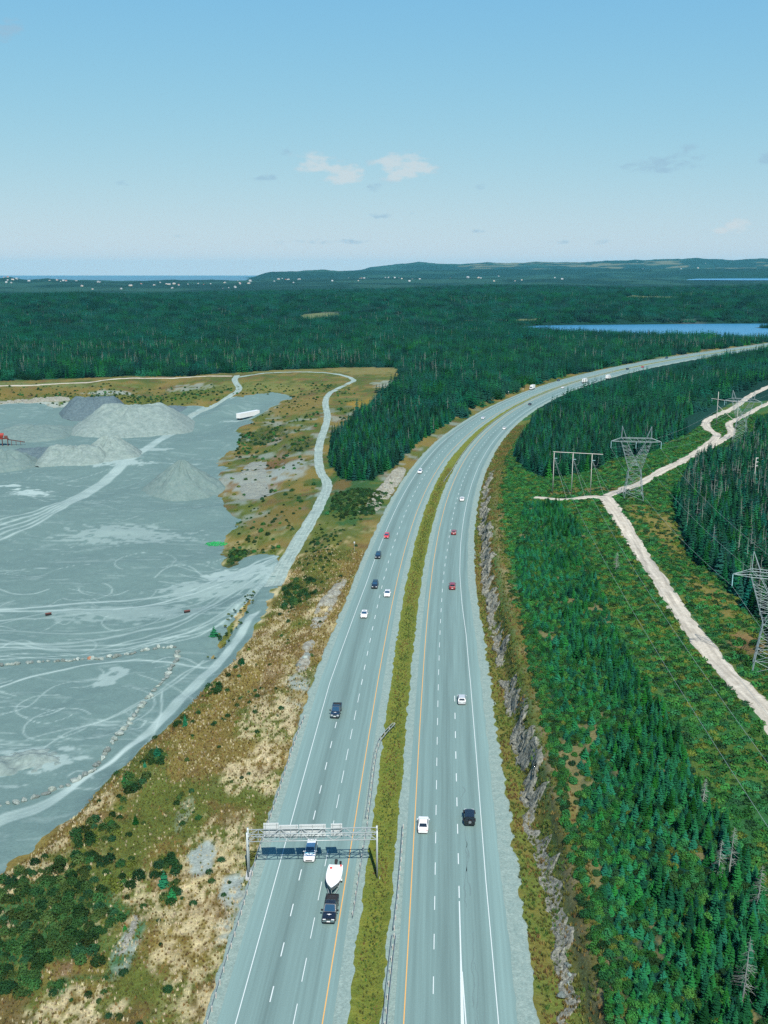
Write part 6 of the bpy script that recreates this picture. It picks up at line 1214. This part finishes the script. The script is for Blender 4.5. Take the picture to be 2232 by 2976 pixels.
# ------------------------------------------------------------------ quarry plant, trailer
def site_trailer():
    a = D(505, 908, -5); b = D(566, 893, -4); c = (a + b) / 2; d = b - a; L = float(np.hypot(d[0], d[1])); L = min(max(L, 14), 22); rz = math.atan2(d[1], d[0]); o = empty('storage_trailer', (c[0], c[1], gz(c[0], c[1]) + .1), rz); tag(o, 'long white box trailer parked at the far end of the quarry', 'trailer')
    bx = MB().box((0, 0, 2.7), (L, 3.0, 3.2)).build('box', PB, o)
    for x in np.linspace(-L / 2 + .5, L / 2 - .5, 12): MB().box((x, -1.52, 2.7), (.08, .05, 3.0)).build('rib', M_alu, bx)
    MB().box((0, 0, 1.0), (L * .95, .9, .25)).build('chassis', M_under, o)
    for x in (-L / 2 + 1.4, -L / 2 + 2.6):
        for y in (-1.15, 1.15): w = bpy.data.objects.new('wheel', MB().bar((x, y - .15, .5), (x, y + .15, .5), .5, 12).mesh('wheel')); w.data.materials.append(M_black); COL.objects.link(w); w.parent = o
    for y in (-1, 1): MB().bar((L / 2 - 2.5, y, 0), (L / 2 - 2.5, y, 1.0), .09).build('landing_leg', M_under, o)
site_trailer()
M_redst = mat('red_machine_paint', (.30, .045, .03), rough=.6, var=.3, scale=1.0); M_rust = mat('rusty_frame', (.14, .05, .035), rough=.85, var=.3, scale=1.0)
def crusher(px_, py_, s, label):
    c = D(px_, py_, -7); o = empty('crusher_plant', (c[0], c[1], gz(c[0], c[1])), .3); tag(o, label, 'crusher', 'red quarry machines'); o.scale = (s, s, s)
    for x in (-3, 0, 3):
        for y in (-1.5, 1.5): MB().box((x, y, 2.0), (.3, .3, 4.4)).build('leg', M_rust, o)
    MB().box((0, 0, 4.2), (7.2, 3.6, .25)).build('platform', M_rust, o); MB().loft([[(-2.4, -1.4, 4.3), (.4, -1.4, 4.3), (.4, 1.4, 4.3), (-2.4, 1.4, 4.3)], [(-3.2, -1.9, 6.4), (1.0, -1.9, 6.4), (1.0, 1.9, 6.4), (-3.2, 1.9, 6.4)]]).build('hopper', M_redst, o); MB().loft([[(-3.3, -2.0, 6.4), (1.1, -2.0, 6.4), (1.1, 2.0, 6.4), (-3.3, 2.0, 6.4)], [(-3.3, -.1, 7.5), (1.1, -.1, 7.5), (1.1, .1, 7.5), (-3.3, .1, 7.5)]]).build('roof', M_redst, o)
    MB().box((2.2, 0, 5.0), (1.8, 2.2, 1.5)).build('engine_housing', M_rust, o)
    for y in (-.6, .6): MB().bar((3.0, y, 3.6), (12.5, y, 1.6), .14, 4).build('conveyor_beam', M_rust, o)
    MB().add([(3, -.55, 3.8), (12.5, -.55, 1.8), (12.5, .55, 1.8), (3, .55, 3.8)], [(0, 1, 2, 3)]).build('conveyor_belt', M_black, o)
    for x in (5, 7.5, 10): MB().box((x, 0, 1.5), (.2, 1.5, 3.0 - (x - 5) * .2)).build('trestle', M_rust, o)
    for x in (-3, -1.5, 0, 1.5, 3): MB().bar((x, -1.75, 4.3), (x, -1.75, 5.4), .05).build('railing_post', M_rust, o)
    MB().bar((-3, -1.75, 5.4), (3, -1.75, 5.4), .05).build('handrail', M_rust, o)
crusher(6, 966, 1.0, 'rusty red crusher plant with conveyor among the gravel piles'); crusher(-14, 1012, .62, 'smaller red machine in front of the crusher plant')
gp = D(467, 1176, -7); wd = MB(); rg = random.Random(4)
for k in range(170): a = rg.uniform(0, 6.28); r_ = math.sqrt(rg.random()); x0, y0 = r_ * 4.2 * math.cos(a), r_ * 3.0 * math.sin(a); b = rg.uniform(0, 6.28); l = rg.uniform(.4, .85); wd.quad((x0, y0, .05), (x0 + l * math.cos(b), y0 + l * math.sin(b), .12), (x0 + l * .3 * math.cos(b), y0 + l * .3 * math.sin(b), .35), (x0 - l * .7 * math.cos(b), y0 - l * .5 * math.sin(b), .15))
tag(obj('weed_patch', wd.mesh('weed_patch'), mat('fresh_green_weeds', (.02, .42, .11), rough=.7)), 'vivid green weed patch on the grey quarry floor', 'weeds').location = (gp[0], gp[1], gz(gp[0], gp[1]) + .1)
for px_, py_, lab in [(405, 1336, 'dark steel scrap box lying in the quarry yard near the fan of tracks'), (105, 1333, 'low dark scrap plate lying on the open quarry yard')]:
    c = D(px_, py_, -7); o = empty('scrap_box', (c[0], c[1], gz(c[0], c[1]) + .12), .5); tag(o, lab, 'scrap'); MB().box((0, 0, .3), (1.7, .9, .6), 0, .9).build('box', M_under, o); MB().box((0, 0, .63), (1.8, 1.0, .06)).build('lid', M_rust, o)

# ------------------------------------------------------------------ villages far off: small houses with pitched roofs
def house_meshes(seed):
    r = random.Random(seed); w, l, h = r.uniform(9, 13), r.uniform(12, 20), r.uniform(5, 8); return MB().box((0, 0, h / 2 - 1), (l, w, h + 2)).mesh('wall'), MB().add([(-l / 2 - .5, -w / 2 - .5, h), (l / 2 + .5, -w / 2 - .5, h), (l / 2 + .5, w / 2 + .5, h), (-l / 2 - .5, w / 2 + .5, h), (-l / 2 - .5, 0, h + 3.5), (l / 2 + .5, 0, h + 3.5)], [(0, 1, 5, 4), (2, 3, 4, 5), (0, 4, 3), (1, 2, 5), (3, 2, 1, 0)]).mesh('roof')
HM = [house_meshes(40 + i) for i in range(5)]; M_hw = mat('house_wall_white', (.42, .45, .45), rough=.8); M_hr = mat('house_roof_grey', (.30, .30, .32), rough=.9); M_hr2 = mat('house_roof_red', (.42, .13, .09), rough=.9); M_hw2 = mat('house_wall_cream', (.75, .66, .52), rough=.8)
HMV = []
for i, (w, r_) in enumerate(HM): w.materials.append(M_hw if i % 3 else M_hw2); r_.materials.append([M_hr, M_hw, M_hr2, M_hr, M_hw][i])
g = np.random.default_rng(77); nH = 0
def village(u0, u1, d0, d1, n, lab, grp):
    for _ in range(n):
        d = g.uniform(d0, d1); u = g.uniform(u0, u1); x = (u - CU) / FPX * d * 1.0; z = gz(x, d); k = int(g.integers(0, 5)); s = g.uniform(.4, .95)
        o = empty('house', (x, d, z), g.uniform(0, 3.1)); o.scale = (s, s, s); tag(o, lab, 'house', grp)
        for nm, me in (('wall', HM[k][0]), ('roof', HM[k][1])): q = bpy.data.objects.new(nm, me); COL.objects.link(q); q.parent = o
village(0, 250, 5700, 6500, 26, 'tiny pale house on the wooded hill before the sea', 'houses on the hill before the sea')
village(250, 700, 4700, 6300, 22, 'tiny pale house scattered along the slope left of the headland', 'houses along the slope by the headland')
village(700, 1120, 5600, 8600, 40, 'tiny pale house in the village under the long headland', 'houses under the headland')
village(1120, 1700, 5500, 8800, 34, 'tiny pale house in the valley below the blue hills', 'houses in the valley below the hills')
village(1700, 2232, 8800, 13500, 22, 'tiny pale farmhouse on the far open hills', 'farmhouses on the far hills')

# ------------------------------------------------------------------ air
def haze():
    me = MB().box((-8000, 13250, 130), (60000, 27300, 440)).mesh('haze'); m = bpy.data.materials.new('haze_air'); m.use_nodes = True; N = m.node_tree.nodes; N.clear(); out = N.new('ShaderNodeOutputMaterial'); v = N.new('ShaderNodeVolumePrincipled')
    v.inputs['Color'].default_value = HAZE_COL; v.inputs['Density'].default_value = HAZE_D; v.inputs['Anisotropy'].default_value = -.2; m.node_tree.links.new(v.outputs[0], out.inputs['Volume']); o = obj('haze', me, m); tag(o, 'thin blue summer haze over the whole landscape', 'haze', kind='stuff')
HAZE_COL = (.12, .48, .68, 1); HAZE_D = 2.1e-5
haze()
